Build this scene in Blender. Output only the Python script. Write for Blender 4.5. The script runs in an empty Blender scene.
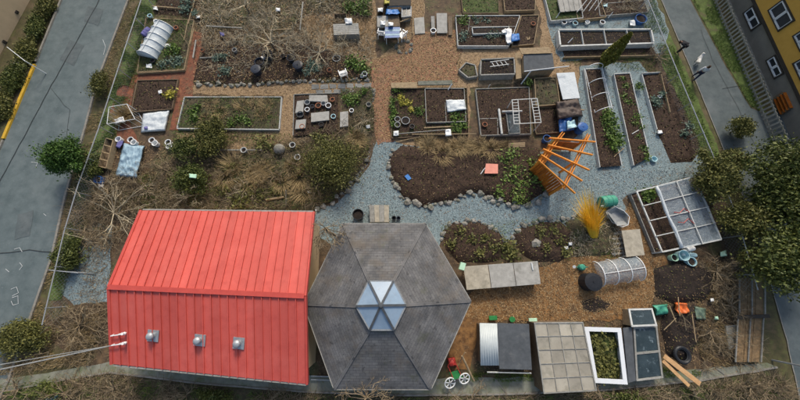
import bpy, bmesh, math, random
import numpy as np
from mathutils import Vector, noise, Matrix
from mathutils.geometry import tessellate_polygon

# ---------------------------------------------------------------- camera, sky, sun, exposure
scene = bpy.context.scene
COL = scene.collection
R = math.radians
H, FPX, TILT = 20.0, 300.0, R(15.8)       # camera height (m), focal length in photo pixels, tilt off the vertical
cam_d = bpy.data.cameras.new('camera'); cam = bpy.data.objects.new('camera', cam_d); COL.objects.link(cam)
cam_d.sensor_width = 36.0; cam_d.lens = 36.0 * FPX / 800.0
cam_d.clip_start = 0.1; cam_d.clip_end = 2000
cam.location = (0, 0, H); cam.rotation_euler = (TILT, 0, 0)
scene.camera = cam
world = bpy.data.worlds.new('World'); scene.world = world; world.use_nodes = True
wn = world.node_tree.nodes; wl = world.node_tree.links
bg = wn['Background']; bg.inputs['Strength'].default_value = 0.115
sky = wn.new('ShaderNodeTexSky'); sky.sky_type = 'NISHITA'; sky.sun_disc = False
SUN_EL, SUN_AZ = R(40), R(10)             # azimuth measured from +Y (top of the picture) towards +X
sky.sun_elevation = SUN_EL; sky.sun_rotation = SUN_AZ
sky.air_density = 1.3; sky.dust_density = 4.0; sky.ozone_density = 1.0
wl.new(sky.outputs[0], bg.inputs['Color'])
sun_d = bpy.data.lights.new('sun', 'SUN'); sun_d.energy = 2.1; sun_d.angle = R(11); sun_d.color = (1.0, .93, .82)
sun = bpy.data.objects.new('sun', sun_d); COL.objects.link(sun)
sdir = Vector((math.sin(SUN_AZ) * math.cos(SUN_EL), math.cos(SUN_AZ) * math.cos(SUN_EL), math.sin(SUN_EL)))
sun.rotation_euler = sdir.to_track_quat('Z', 'Y').to_euler(); sun.location = sdir * 60
vs = scene.view_settings
vs.view_transform = 'Standard'; vs.look = 'None'; vs.gamma = 1.0; vs.exposure = 0.45; vs.use_curve_mapping = False

# ---------------------------------------------------------------- photo pixel -> place on a level or a wall
SN, CS = math.sin(TILT), math.cos(TILT)
def ray(x, y):
    u, v = (x - 400) / FPX, (200 - y) / FPX
    return Vector((u, v * CS + SN, v * SN - CS))
def P(x, y, h=0.0):
    d = ray(x, y); s = (H - h) / -d.z
    return Vector((d.x * s, d.y * s, h))
def on_wall(x, y, A, B):
    d = ray(x, y); n = Vector((-(B - A).y, (B - A).x, 0))
    t = (A - Vector((0, 0, H))).dot(n) / d.dot(n)
    return Vector((0, 0, H)) + d * t
def lerp(a, b, t): return a + (b - a) * t
def quad(c, u, v):
    a = (lerp(c[0][0], c[1][0], u), lerp(c[0][1], c[1][1], u)); b = (lerp(c[3][0], c[2][0], u), lerp(c[3][1], c[2][1], u))
    return lerp(a[0], b[0], v), lerp(a[1], b[1], v)
RN = random.Random(7)
NP = np.random.default_rng(11)

# ---------------------------------------------------------------- materials
MAT = {}
def mat(name, c1, c2=None, rough=.85, scale=3.0, detail=8, bump=.25, bscale=None, c3=None, island=False, metal=0.0, spec=.3, alpha=1.0, trans=0.0, dist=.02, vor=False):
    m = bpy.data.materials.new(name); m.use_nodes = True; n = m.node_tree.nodes; l = m.node_tree.links
    b = n['Principled BSDF']; b.inputs['Roughness'].default_value = rough; b.inputs['Metallic'].default_value = metal
    b.inputs['Specular IOR Level'].default_value = spec; b.inputs['Alpha'].default_value = alpha
    b.inputs['Transmission Weight'].default_value = trans
    g = n.new('ShaderNodeNewGeometry')
    c2 = c2 or tuple(x * .6 for x in c1)
    r = n.new('ShaderNodeValToRGB'); e = r.color_ramp.elements
    e[0].position, e[1].position = (.0, 1.) if island else (.32, .68)
    e[0].color = (*c2, 1); e[1].color = (*c1, 1)
    if c3:
        x = e.new(.5); x.color = (*c3, 1)
    nz = n.new('ShaderNodeTexNoise'); nz.inputs['Scale'].default_value = scale; nz.inputs['Detail'].default_value = detail; nz.inputs['Roughness'].default_value = .65
    l.new(g.outputs['Position'], nz.inputs['Vector'])
    if island:
        mx = n.new('ShaderNodeMath'); mx.operation = 'MULTIPLY_ADD'; mx.inputs[1].default_value = .6
        m2 = n.new('ShaderNodeMath'); m2.operation = 'MULTIPLY_ADD'; m2.inputs[1].default_value = .9; m2.inputs[2].default_value = -.2
        l.new(nz.outputs['Fac'], m2.inputs[0]); l.new(g.outputs['Random Per Island'], mx.inputs[0]); l.new(m2.outputs[0], mx.inputs[2]); l.new(mx.outputs[0], r.inputs['Fac'])
    else:
        l.new(nz.outputs['Fac'], r.inputs['Fac'])
    l.new(r.outputs['Color'], b.inputs['Base Color'])
    if bump:
        if vor:
            nb = n.new('ShaderNodeTexVoronoi'); out = nb.outputs['Distance']
        else:
            nb = n.new('ShaderNodeTexNoise'); nb.inputs['Detail'].default_value = 6; out = nb.outputs['Fac']
        nb.inputs['Scale'].default_value = bscale or scale * 5
        l.new(g.outputs['Position'], nb.inputs['Vector'])
        bp = n.new('ShaderNodeBump'); bp.inputs['Strength'].default_value = bump; bp.inputs['Distance'].default_value = dist
        l.new(out, bp.inputs['Height']); l.new(bp.outputs['Normal'], b.inputs['Normal'])
    MAT[name] = m
    return m
def layer(m, scale, c, lo=.55, hi=.65, detail=6, fac=1.0, seed=0.0):
    """lay worn / stained patches of another colour over a material"""
    n = m.node_tree.nodes; l = m.node_tree.links; b = n['Principled BSDF']
    src = b.inputs['Base Color'].links[0].from_socket
    g = n.new('ShaderNodeNewGeometry'); mp = n.new('ShaderNodeVectorMath'); mp.operation = 'ADD'; mp.inputs[1].default_value = (seed, seed * 1.7, 0)
    nz = n.new('ShaderNodeTexNoise'); nz.inputs['Scale'].default_value = scale; nz.inputs['Detail'].default_value = detail; nz.inputs['Roughness'].default_value = .7
    l.new(g.outputs['Position'], mp.inputs[0]); l.new(mp.outputs[0], nz.inputs['Vector'])
    mr = n.new('ShaderNodeMapRange'); mr.inputs['From Min'].default_value = lo; mr.inputs['From Max'].default_value = hi; mr.inputs['To Max'].default_value = fac
    mx = n.new('ShaderNodeMix'); mx.data_type = 'RGBA'
    l.new(nz.outputs['Fac'], mr.inputs['Value']); l.new(mr.outputs[0], mx.inputs['Factor']); l.new(src, mx.inputs['A']); mx.inputs['B'].default_value = (*c, 1)
    l.new(mx.outputs['Result'], b.inputs['Base Color'])
    return m
m = mat('grass_ground', (.10, .105, .035), (.045, .05, .018), scale=2.5, bump=.6, bscale=40, c3=(.075, .065, .03)); layer(m, .6, (.12, .09, .05), .5, .62)
m = mat('verge', (.12, .17, .04), (.05, .065, .02), scale=3, bump=.6, bscale=40, c3=(.08, .115, .028)); layer(m, 1.2, (.10, .08, .045), .54, .64, fac=.8)
m = mat('dirt', (.14, .09, .05), (.04, .026, .017), scale=2.2, bump=.7, bscale=30, c3=(.085, .058, .035)); layer(m, .5, (.085, .09, .035), .52, .62, fac=.7); layer(m, 9, (.22, .18, .12), .6, .68, fac=.7)
m = mat('chips', (.38, .265, .15), (.16, .105, .06), scale=6, bump=.8, bscale=35, c3=(.27, .185, .105)); layer(m, .9, (.17, .12, .07), .52, .66, fac=.75); layer(m, 14, (.42, .32, .2), .62, .7, fac=.6)
m = mat('mulch', (.30, .155, .055), (.085, .042, .018), scale=3.2, bump=.9, bscale=35, c3=(.19, .098, .036)); layer(m, .8, (.045, .03, .022), .55, .66, fac=.85); layer(m, 14, (.36, .24, .12), .62, .7, fac=.6)
m = mat('redpath', (.25, .088, .045), (.10, .042, .026), scale=4, bump=.8, bscale=35, c3=(.17, .064, .036)); layer(m, 1.5, (.12, .08, .05), .52, .64, fac=.75); layer(m, 14, (.32, .17, .10), .6, .68, fac=.6)
m = mat('brickpave', (.32, .125, .065), (.12, .055, .033), scale=5, bump=.8, bscale=14, c3=(.22, .12, .07), vor=True); layer(m, 1.4, (.2, .125, .075), .5, .64, fac=.8); layer(m, 12, (.4, .3, .21), .6, .68, fac=.6)
m = mat('gravel', (.275, .345, .36), (.08, .11, .12), scale=11, bump=1.0, bscale=24, c3=(.19, .25, .265), vor=True, dist=.03); layer(m, .8, (.15, .14, .115), .55, .7, fac=.6); layer(m, 14, (.46, .5, .5), .6, .68, fac=.7); layer(m, 7, (.07, .08, .08), .62, .7, fac=.6, seed=3)
m = mat('asphalt', (.118, .148, .152), (.072, .097, .102), scale=1.3, bump=.25, bscale=90, rough=.8, c3=(.095, .122, .127)); layer(m, .35, (.155, .18, .182), .5, .7, fac=.55); layer(m, 2.2, (.075, .085, .09), .62, .72, fac=.7, seed=9); layer(m, 30, (.2, .21, .21), .62, .7, fac=.4); layer(m, 6, (.21, .235, .235), .6, .72, fac=.6, seed=2)
m = mat('asphalt_lane', (.10, .122, .127), (.062, .08, .086), scale=1.5, bump=.25, bscale=90, rough=.8, c3=(.082, .102, .107)); layer(m, .5, (.155, .17, .172), .5, .7, fac=.5); layer(m, 2.5, (.06, .065, .07), .6, .7, fac=.6, seed=4)
mat('tar', (.035, .04, .042), scale=4, bump=.1)
m = mat('kerbstone', (.28, .265, .235), (.16, .15, .13), scale=6, bump=.3); layer(m, 3, (.1, .09, .07), .55, .65, fac=.7)
m = mat('yellow_paint', (.62, .38, .035), (.45, .27, .03), scale=5, bump=.2); layer(m, 7, (.2, .17, .12), .6, .68, fac=.8)
mat('chalk', (.6, .62, .62), (.4, .42, .42), scale=12, bump=0)
m = mat('soil', (.072, .043, .029), (.018, .011, .008), scale=8, bump=1.0, bscale=26, c3=(.042, .026, .018), rough=.95, dist=.04); layer(m, 18, (.14, .095, .06), .64, .7, fac=.6); layer(m, 1.3, (.08, .052, .034), .55, .7, fac=.5)
m = mat('dark_soil', (.035, .025, .02), (.012, .009, .008), scale=8, bump=1.0, bscale=26, rough=.95, dist=.04); layer(m, 18, (.10, .075, .05), .66, .72, fac=.6)
m = mat('weedy_soil', (.10, .075, .045), (.035, .03, .018), scale=5, bump=1.0, bscale=26, c3=(.06, .05, .028), dist=.04); layer(m, 2, (.07, .085, .03), .5, .62, fac=.8)
m = mat('grassy_soil', (.085, .12, .03), (.03, .042, .012), scale=4, bump=1.0, bscale=40, c3=(.055, .08, .02), dist=.04); layer(m, 3, (.10, .075, .045), .54, .64, fac=.8)
m = mat('grey_board', (.34, .335, .31), (.19, .185, .165), scale=5, bump=.3, bscale=30); layer(m, 2.5, (.12, .13, .09), .56, .68, fac=.6)
m = mat('white_board', (.58, .59, .57), (.41, .42, .40), scale=5, bump=.2); layer(m, 3, (.26, .26, .22), .57, .7, fac=.7)
m = mat('tan_board', (.36, .27, .16), (.2, .145, .085), scale=6, bump=.3); layer(m, 3, (.14, .13, .09), .56, .68, fac=.6)
m = mat('brown_board', (.19, .135, .085), (.095, .068, .045), scale=6, bump=.3); layer(m, 3, (.10, .11, .06), .56, .68, fac=.6)
m = mat('ramp_board', (.26, .17, .085), (.13, .085, .045), scale=5, bump=.3); layer(m, 2, (.12, .12, .06), .56, .68, fac=.6)
m = mat('ply', (.42, .38, .30), (.27, .245, .195), scale=3, bump=.15); layer(m, 1.6, (.18, .165, .12), .52, .68, fac=.7); layer(m, 6, (.5, .45, .36), .6, .7, fac=.5)
m = mat('grey_ply', (.38, .37, .34), (.25, .245, .225), scale=3, bump=.15); layer(m, 1.6, (.15, .145, .12), .54, .7, fac=.6)
m = mat('new_wood', (.55, .34, .17), (.38, .22, .10), scale=6, bump=.15)
m = mat('orange_wood', (.80, .32, .05), (.56, .19, .025), scale=4, bump=.15, rough=.6, c3=(.70, .26, .035))
m = mat('orange_panel', (.50, .15, .018), (.32, .085, .012), scale=5, bump=.15, rough=.6)
m = mat('red_metal', (.57, .10, .078), (.51, .086, .067), scale=.9, bump=.05, rough=.5, spec=.35); layer(m, 2.2, (.42, .058, .047), .5, .74, fac=.7); layer(m, .7, (.6, .13, .105), .5, .7, fac=.5, seed=5); layer(m, 9, (.36, .055, .045), .62, .72, fac=.5, seed=8); layer(m, 25, (.62, .16, .13), .66, .74, fac=.5)
mat('red_trim', (.5, .075, .058), (.42, .06, .048), scale=2, bump=.03, rough=.5)
mat('white_metal', (.7, .72, .72), (.55, .57, .57), scale=5, bump=.05, rough=.45)
m = mat('galv', (.42, .44, .46), (.3, .32, .34), scale=9, bump=.1, rough=.45, metal=.4, spec=.5)
mat('grey_metal', (.26, .28, .29), (.17, .18, .19), scale=9, bump=.1, rough=.55)
mat('dark_metal', (.05, .055, .06), (.03, .032, .036), scale=9, bump=.1, rough=.5)
mat('black_plastic', (.022, .024, .028), (.013, .014, .017), scale=9, bump=.1, rough=.45)
mat('blue_black_plastic', (.035, .042, .058), (.02, .024, .036), scale=9, bump=.1, rough=.4)
mat('white_plastic', (.78, .79, .78), (.64, .65, .64), scale=6, bump=.05, rough=.4)
mat('blue_plastic', (.04, .13, .36), (.025, .08, .24), scale=6, bump=.1, rough=.4)
mat('pale_blue_plastic', (.42, .62, .66), (.33, .50, .54), scale=6, bump=.1, rough=.45)
mat('teal_plastic', (.07, .32, .22), (.04, .22, .15), scale=6, bump=.1, rough=.45)
mat('green_plastic', (.03, .22, .06), (.02, .14, .04), scale=6, bump=.1, rough=.45)
mat('mint_plastic', (.45, .68, .5), (.36, .56, .41), scale=6, bump=.1, rough=.45)
mat('lime', (.55, .6, .12), (.4, .46, .08), scale=6, bump=.1)
mat('salmon', (.72, .30, .22), (.6, .24, .18), scale=4, bump=.05)
mat('red_paint', (.5, .045, .035), scale=5, bump=.1, rough=.45)
mat('orange_plastic', (.75, .17, .04), scale=5, bump=.1, rough=.5)
mat('terracotta', (.36, .15, .08), (.25, .10, .055), scale=6, bump=.2)
mat('purple_plastic', (.16, .15, .36), (.10, .10, .24), scale=6, bump=.1)
m = mat('grey_plastic', (.3, .31, .31), (.2, .21, .21), scale=6, bump=.1, rough=.5)
m = mat('stone', (.34, .32, .28), (.13, .125, .11), scale=7, bump=.6, bscale=25, c3=(.22, .21, .185)); layer(m, 3, (.09, .10, .055), .5, .62, fac=.8)
m = mat('flagstone', (.26, .26, .245), (.15, .15, .14), scale=5, bump=.4); layer(m, 3, (.13, .12, .09), .55, .65, fac=.7)
m = mat('concrete', (.27, .27, .245), (.16, .16, .14), scale=2.5, bump=.3); layer(m, 1.2, (.10, .115, .06), .5, .63, fac=.8)
m = mat('mossy', (.26, .26, .21), (.15, .155, .12), scale=2.2, bump=.4, c3=(.2, .205, .165)); layer(m, .9, (.12, .145, .065), .5, .64, fac=.7); layer(m, 8, (.28, .27, .23), .62, .7, fac=.5)
m = mat('fence_wood', (.19, .19, .155), (.10, .105, .085), scale=4, bump=.4); layer(m, 1.2, (.085, .105, .055), .5, .64, fac=.8)
m = mat('tarp_white', (.57, .61, .63), (.44, .485, .51), scale=2, bump=.4, bscale=9, rough=.5, dist=.06)
m = mat('tarp_blue', (.30, .42, .50), (.22, .33, .41), scale=2, bump=.4, bscale=9, rough=.5, dist=.06)
m = mat('tarp_bright_blue', (.05, .22, .55), (.03, .13, .38), scale=2, bump=.4, bscale=9, rough=.5, dist=.06)
m = mat('tarp_brown', (.105, .075, .06), (.05, .038, .034), scale=3, bump=.5, bscale=8, rough=.6, dist=.08)
mat('cream_wall', (.55, .42, .27), (.48, .37, .24), scale=2, bump=.15, bscale=60)
m = mat('yellow_wall', (.62, .36, .075), (.54, .31, .062), scale=2, bump=.15, bscale=60)
mat('grey_wall', (.2, .185, .16), (.155, .145, .125), scale=2, bump=.15, bscale=60)
mat('window_glass', (.03, .035, .045), (.02, .024, .03), bump=0, rough=.08, spec=.6)
mat('trim_white', (.64, .68, .72), (.62, .64, .66), scale=4, bump=.05)
mat('trim_dark', (.05, .042, .035), (.035, .03, .025), scale=4, bump=.05)
m = mat('sky_glass', (.27, .36, .46), (.2, .28, .37), scale=1.4, bump=0, rough=.12, spec=.6); layer(m, 5, (.24, .27, .29), .55, .72, fac=.5)  # skylight glass: the reflected sky is put into the base colour as pale blue
mat('poly_film', (.52, .62, .69), (.38, .47, .54), scale=1.6, bump=.9, bscale=5, rough=.16, spec=.6, alpha=.34, dist=.1)
mat('poly_white', (.6, .65, .67), (.47, .52, .55), scale=3, bump=.4, bscale=9, rough=.4, alpha=.9, dist=.04)
m = mat('poly_sheet', (.44, .41, .34), (.33, .305, .25), scale=1.2, bump=.1, rough=.4, alpha=.8); layer(m, 1.5, (.2, .19, .15), .5, .66, fac=.6)
mat('corr_sheet', (.55, .60, .61), (.43, .48, .49), scale=2, bump=.05, rough=.35, alpha=.85)
m = mat('clear_glass', (.05, .075, .085), (.025, .04, .045), scale=2, bump=0, rough=.08, alpha=.7, spec=.6); layer(m, 1.8, (.3, .38, .42), .56, .68, fac=.7)
m = mat('slate_felt', (.085, .095, .105), (.055, .062, .07), scale=3, bump=.3, bscale=60); layer(m, 2, (.13, .135, .135), .55, .7, fac=.6)
# foliage and litter: colour differs from leaf to leaf
mat('leaf_dark', (.17, .185, .045), (.02, .03, .009), island=True, scale=.9, bump=0, c3=(.075, .095, .022), rough=.6)
mat('leaf_conifer', (.09, .18, .025), (.014, .034, .008), island=True, scale=1.6, bump=0, c3=(.045, .095, .016), rough=.6)
mat('leaf_olive', (.20, .19, .05), (.035, .038, .012), island=True, scale=1.2, bump=0, c3=(.105, .108, .028), rough=.65)
mat('leaf_bright', (.13, .21, .03), (.022, .045, .008), island=True, scale=2, bump=0, c3=(.07, .12, .018), rough=.6)
mat('leaf_blue', (.16, .22, .17), (.05, .09, .065), island=True, scale=2, bump=0, c3=(.10, .15, .11), rough=.6)
mat('leaf_gold', (.42, .36, .05), (.2, .2, .03), island=True, scale=2, bump=0, rough=.6)
mat('grass_blade', (.17, .25, .045), (.045, .075, .016), island=True, scale=2, bump=0, c3=(.105, .16, .03), rough=.6)
mat('dry_grass', (.40, .30, .15), (.11, .075, .035), island=True, scale=1.5, bump=0, c3=(.25, .18, .085), rough=.7)
mat('gold_stem', (.95, .62, .06), (.5, .29, .015), island=True, scale=2, bump=0, c3=(.8, .5, .03), rough=.6)
mat('twig', (.34, .27, .17), (.085, .062, .042), island=True, scale=1.5, bump=0, c3=(.19, .145, .09), rough=.8)
mat('twig_pale', (.54, .47, .33), (.2, .165, .11), island=True, scale=1.5, bump=0, c3=(.38, .32, .22), rough=.8)
mat('bark', (.16, .13, .095), (.07, .055, .04), scale=6, bump=.6)
mat('litter', (.36, .25, .13), (.05, .034, .022), island=True, scale=2, bump=0, c3=(.16, .105, .055), rough=.8)
mat('litter_tan', (.46, .32, .16), (.10, .06, .03), island=True, scale=2, bump=0, c3=(.27, .175, .085), rough=.8)
mat('pebble', (.40, .43, .43), (.09, .11, .12), island=True, scale=2, bump=0, c3=(.21, .245, .255), rough=.8)
mat('cypress_leaf', (.21, .20, .03), (.05, .055, .008), island=True, scale=2, bump=0, c3=(.125, .13, .018), rough=.6)
# people
mat('skin', (.45, .26, .18), bump=0, rough=.5); mat('jacket_white', (.66, .67, .68), (.52, .53, .55), scale=8, bump=.2); mat('navy', (.02, .03, .07), bump=.1)
mat('charcoal', (.025, .026, .03), bump=.1); mat('brown_hair', (.06, .035, .02), bump=.2); mat('fur_white', (.7, .69, .66), (.5, .48, .44), scale=18, bump=.4)

def per_piece(m, amt=.16):
    """each panel weathers a little differently"""
    n = m.node_tree.nodes; l = m.node_tree.links; b = n['Principled BSDF']; src = b.inputs['Base Color'].links[0].from_socket
    oi = n.new('ShaderNodeObjectInfo'); mr = n.new('ShaderNodeMapRange'); mr.inputs['To Min'].default_value = 1 - amt; mr.inputs['To Max'].default_value = 1 + amt * .6
    sc = n.new('ShaderNodeVectorMath'); sc.operation = 'SCALE'
    l.new(oi.outputs['Random'], mr.inputs['Value']); l.new(src, sc.inputs[0]); l.new(mr.outputs[0], sc.inputs['Scale']); l.new(sc.outputs[0], b.inputs['Base Color'])
per_piece(MAT['red_metal'], .12); per_piece(MAT['orange_wood'], .22); per_piece(MAT['orange_panel'], .25); per_piece(MAT['poly_sheet'], .25); per_piece(MAT['flagstone'], .3); per_piece(MAT['stone'], .3); per_piece(MAT['white_board'], .12); per_piece(MAT['grey_board'], .2)
def shingles():
    m = bpy.data.materials.new('shingles'); m.use_nodes = True; n = m.node_tree.nodes; l = m.node_tree.links; b = n['Principled BSDF']
    b.inputs['Roughness'].default_value = .9; b.inputs['Specular IOR Level'].default_value = .2
    uv = n.new('ShaderNodeUVMap'); bt = n.new('ShaderNodeTexBrick'); bt.inputs['Scale'].default_value = 1
    bt.inputs['Brick Width'].default_value = .32; bt.inputs['Row Height'].default_value = .15; bt.inputs['Mortar Size'].default_value = .007; bt.inputs['Bias'].default_value = -.1
    bt.inputs['Color1'].default_value = (.138, .136, .136, 1); bt.inputs['Color2'].default_value = (.104, .105, .109, 1); bt.inputs['Mortar'].default_value = (.064, .066, .070, 1)
    l.new(uv.outputs[0], bt.inputs['Vector'])
    g = n.new('ShaderNodeNewGeometry'); nz = n.new('ShaderNodeTexNoise'); nz.inputs['Scale'].default_value = 1.4; nz.inputs['Detail'].default_value = 8; l.new(g.outputs['Position'], nz.inputs['Vector'])
    mr = n.new('ShaderNodeMapRange'); mr.inputs['From Min'].default_value = .3; mr.inputs['From Max'].default_value = .7; mr.inputs['To Min'].default_value = .7; mr.inputs['To Max'].default_value = 1.25; l.new(nz.outputs['Fac'], mr.inputs['Value'])
    mu = n.new('ShaderNodeVectorMath'); mu.operation = 'SCALE'; l.new(bt.outputs['Color'], mu.inputs[0]); l.new(mr.outputs[0], mu.inputs['Scale'])
    l.new(mu.outputs[0], b.inputs['Base Color'])
    bp = n.new('ShaderNodeBump'); bp.inputs['Strength'].default_value = .5; bp.inputs['Distance'].default_value = .015; bp.invert = True
    l.new(bt.outputs['Fac'], bp.inputs['Height']); l.new(bp.outputs['Normal'], b.inputs['Normal'])
    MAT['shingles'] = m
    layer(m, .6, (.13, .105, .078), .5, .66, fac=.55, seed=3); layer(m, 3.2, (.05, .05, .052), .57, .66, fac=.8, seed=6); layer(m, 1.1, (.085, .09, .06), .58, .68, fac=.5, seed=12)
shingles()

# ---------------------------------------------------------------- mesh building
WL = {}
def wloc(o): return WL[o.name] if o else Vector((0, 0, 0))
def link(o, at, parent=None):
    COL.objects.link(o)
    o.parent = parent; o.location = at - wloc(parent); WL[o.name] = Vector(at)
    return o
def tag(o, label=None, cat=None, group=None, kind=None):
    if cat and not kind: kind = 'thing'
    if label: o['label'] = label
    if cat: o['category'] = cat
    if group: o['group'] = group
    if kind: o['kind'] = kind
    return o
def thing(name, label, cat, at, group=None):
    o = bpy.data.objects.new(name, None); o.empty_display_size = .2
    link(o, Vector(at)); return tag(o, label, cat, group)
class MB:
    def __init__(s): s.v = []; s.f = []; s.uv = None
    def add(s, vs, fs):
        k = len(s.v); s.v += [tuple(x) for x in vs]; s.f += [tuple(i + k for i in f) for f in fs]; return s
    def prism(s, top, dz):                       # top polygon (list of Vectors) pushed down dz
        n = len(top); bot = [Vector((p.x, p.y, p.z - dz)) for p in top]
        return s.add(list(top) + bot, [tuple(range(n)), tuple(range(2 * n - 1, n - 1, -1))] + [(i, i + n, (i + 1) % n + n, (i + 1) % n) for i in range(n)])
    def slab(s, c4, t):                          # four corners, thickened t along the normal's back side
        n = (c4[1] - c4[0]).cross(c4[3] - c4[0]).normalized()
        if n.z < 0: n = -n
        b = [p - n * t for p in c4]
        return s.add(list(c4) + b, [(0, 1, 2, 3), (7, 6, 5, 4), (0, 4, 5, 1), (1, 5, 6, 2), (2, 6, 7, 3), (3, 7, 4, 0)])
    def bar(s, a, b, w, h, up=Vector((0, 0, 1))):  # bar from a to b, section w x h centred on the line
        d = (b - a).normalized(); x = d.cross(up)
        if x.length < 1e-4: x = d.cross(Vector((0, 1, 0)))
        x.normalize(); y = x.cross(d).normalized()
        q = [a + x * w / 2 * i + y * h / 2 * j for i, j in ((-1, -1), (1, -1), (1, 1), (-1, 1))]; q += [p + (b - a) for p in q]
        return s.add(q, [(3, 2, 1, 0), (4, 5, 6, 7), (0, 1, 5, 4), (1, 2, 6, 5), (2, 3, 7, 6), (3, 0, 4, 7)])
    def tube(s, pts, r, n=6, cap=True):
        rs = r if isinstance(r, (list, tuple)) else [r] * len(pts); rings = []
        k = len(s.v)
        for i, p in enumerate(pts):
            d = (pts[min(i + 1, len(pts) - 1)] - pts[max(i - 1, 0)]).normalized()
            x = d.cross(Vector((.13, .21, .97))); 
            if x.length < 1e-3: x = d.cross(Vector((1, 0, 0)))
            x.normalize(); y = d.cross(x)
            s.v += [tuple(p + (x * math.cos(2 * math.pi * j / n) + y * math.sin(2 * math.pi * j / n)) * rs[i]) for j in range(n)]
        for i in range(len(pts) - 1):
            for j in range(n):
                a, b = k + i * n + j, k + i * n + (j + 1) % n
                s.f.append((a, b, b + n, a + n))
        if cap:
            s.f.append(tuple(k + j for j in range(n - 1, -1, -1))); e = k + (len(pts) - 1) * n; s.f.append(tuple(e + j for j in range(n)))
        return s
    def lathe(s, c, prof, n=16, axis=Vector((0, 0, 1))):   # prof: (radius, height along axis)
        a = axis.normalized(); x = a.orthogonal().normalized(); y = a.cross(x); k = len(s.v)
        for r, h in prof:
            s.v += [tuple(c + a * h + (x * math.cos(2 * math.pi * j / n) + y * math.sin(2 * math.pi * j / n)) * max(r, .0005)) for j in range(n)]
        for i in range(len(prof) - 1):
            for j in range(n):
                p, q = k + i * n + j, k + i * n + (j + 1) % n
                s.f.append((p, q, q + n, p + n))
        s.f.append(tuple(k + j for j in range(n - 1, -1, -1))); e = k + (len(prof) - 1) * n; s.f.append(tuple(e + j for j in range(n)))
        return s
    def build(s, name, m, parent=None, at=None, smooth=False, label=None, cat=None, group=None, kind=None, bevel=0, uv=None):
        if at is None:
            if parent: at = wloc(parent)
            else:
                a = np.array(s.v); at = Vector((a[:, 0].mean(), a[:, 1].mean(), a[:, 2].min()))
        me = bpy.data.meshes.new(name); me.from_pydata([(v[0] - at.x, v[1] - at.y, v[2] - at.z) for v in s.v], [], s.f)
        if uv:
            ul = me.uv_layers.new(name='UVMap'); k = 0
            for i, f in enumerate(s.f):
                for q in uv[i]: ul.data[k].uv = q; k += 1
        bm = bmesh.new(); bm.from_mesh(me)
        if not uv: bmesh.ops.recalc_face_normals(bm, faces=bm.faces)
        if bevel: bmesh.ops.bevel(bm, geom=bm.edges[:], offset=bevel, segments=1, affect='EDGES')
        bm.to_mesh(me); bm.free()
        if smooth: me.polygons.foreach_set('use_smooth', [True] * len(me.polygons))
        me.materials.append(MAT[m] if isinstance(m, str) else m)
        o = bpy.data.objects.new(name, me); link(o, Vector(at), parent)
        return tag(o, label, cat, group, kind)
def np_mesh(name, verts, k, m, parent=None, at=None, label=None, cat=None, group=None, kind=None):
    """verts (n*k,3): n separate faces of k corners each"""
    at = at if at is not None else (wloc(parent) if parent else Vector((0, 0, 0)))
    v = np.asarray(verts, dtype=np.float64).reshape(-1, 3) - np.array(at); nf = len(v) // k
    me = bpy.data.meshes.new(name); me.vertices.add(len(v)); me.vertices.foreach_set('co', v.ravel())
    me.loops.add(len(v)); me.loops.foreach_set('vertex_index', np.arange(len(v), dtype=np.int32))
    me.polygons.add(nf); me.polygons.foreach_set('loop_start', np.arange(0, len(v), k, dtype=np.int32))
    me.update(calc_edges=True); me.validate()
    me.materials.append(MAT[m])
    o = bpy.data.objects.new(name, me); link(o, Vector(at), parent)
    return tag(o, label, cat, group, kind)
def inside(px, py, poly):
    r = np.zeros(len(px), bool); n = len(poly)
    for i in range(n):
        x1, y1 = poly[i]; x2, y2 = poly[(i + 1) % n]
        c = ((y1 > py) != (y2 > py)) & (px < (x2 - x1) * (py - y1) / (y2 - y1 + 1e-12) + x1)
        r ^= c
    return r
def wpoly(pts, h=0.0): return [(p.x, p.y) for p in (P(x, y, h) for x, y in pts)]
def rough_edge(pts, step=.5, amp=.12, seed=0, closed=True):
    out = []; n = len(pts)
    for i in range(n if closed else n - 1):
        a, b = Vector((*pts[i], 0)), Vector((*pts[(i + 1) % n], 0)); k = max(1, int((b - a).length / step)); d = (b - a); nn = Vector((-d.y, d.x, 0)).normalized() if d.length > 0 else Vector()
        for j in range(k):
            p = a + d * j / k; q = p + nn * amp * (noise.noise(Vector((p.x * 1.1, p.y * 1.1, seed))) * 1.6 + noise.noise(Vector((p.x * 3.7, p.y * 3.7, seed + 5))) * .7)
            out.append((q.x, q.y))
    return out
ZC = [0]
def sheet(name, pts, m, z, amp=.12, kind='structure', px=True, parent=None, step=.4):
    w = wpoly(pts) if px else pts
    if z > 0: ZC[0] += 1; z += ZC[0] * .0009
    w = rough_edge(w, step, amp, z * 1000) if amp else w
    vs = [Vector((x, y, z)) for x, y in w]; tris = tessellate_polygon([vs])
    b = MB(); b.add(vs, [t for t in tris])
    o = b.build(name, m, parent, at=Vector((0, 0, 0)) if not parent else None)
    me = o.data
    if me.polygons and me.polygons[0].normal.z < 0: me.flip_normals()
    if not parent: tag(o, kind=kind)
    return o
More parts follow.
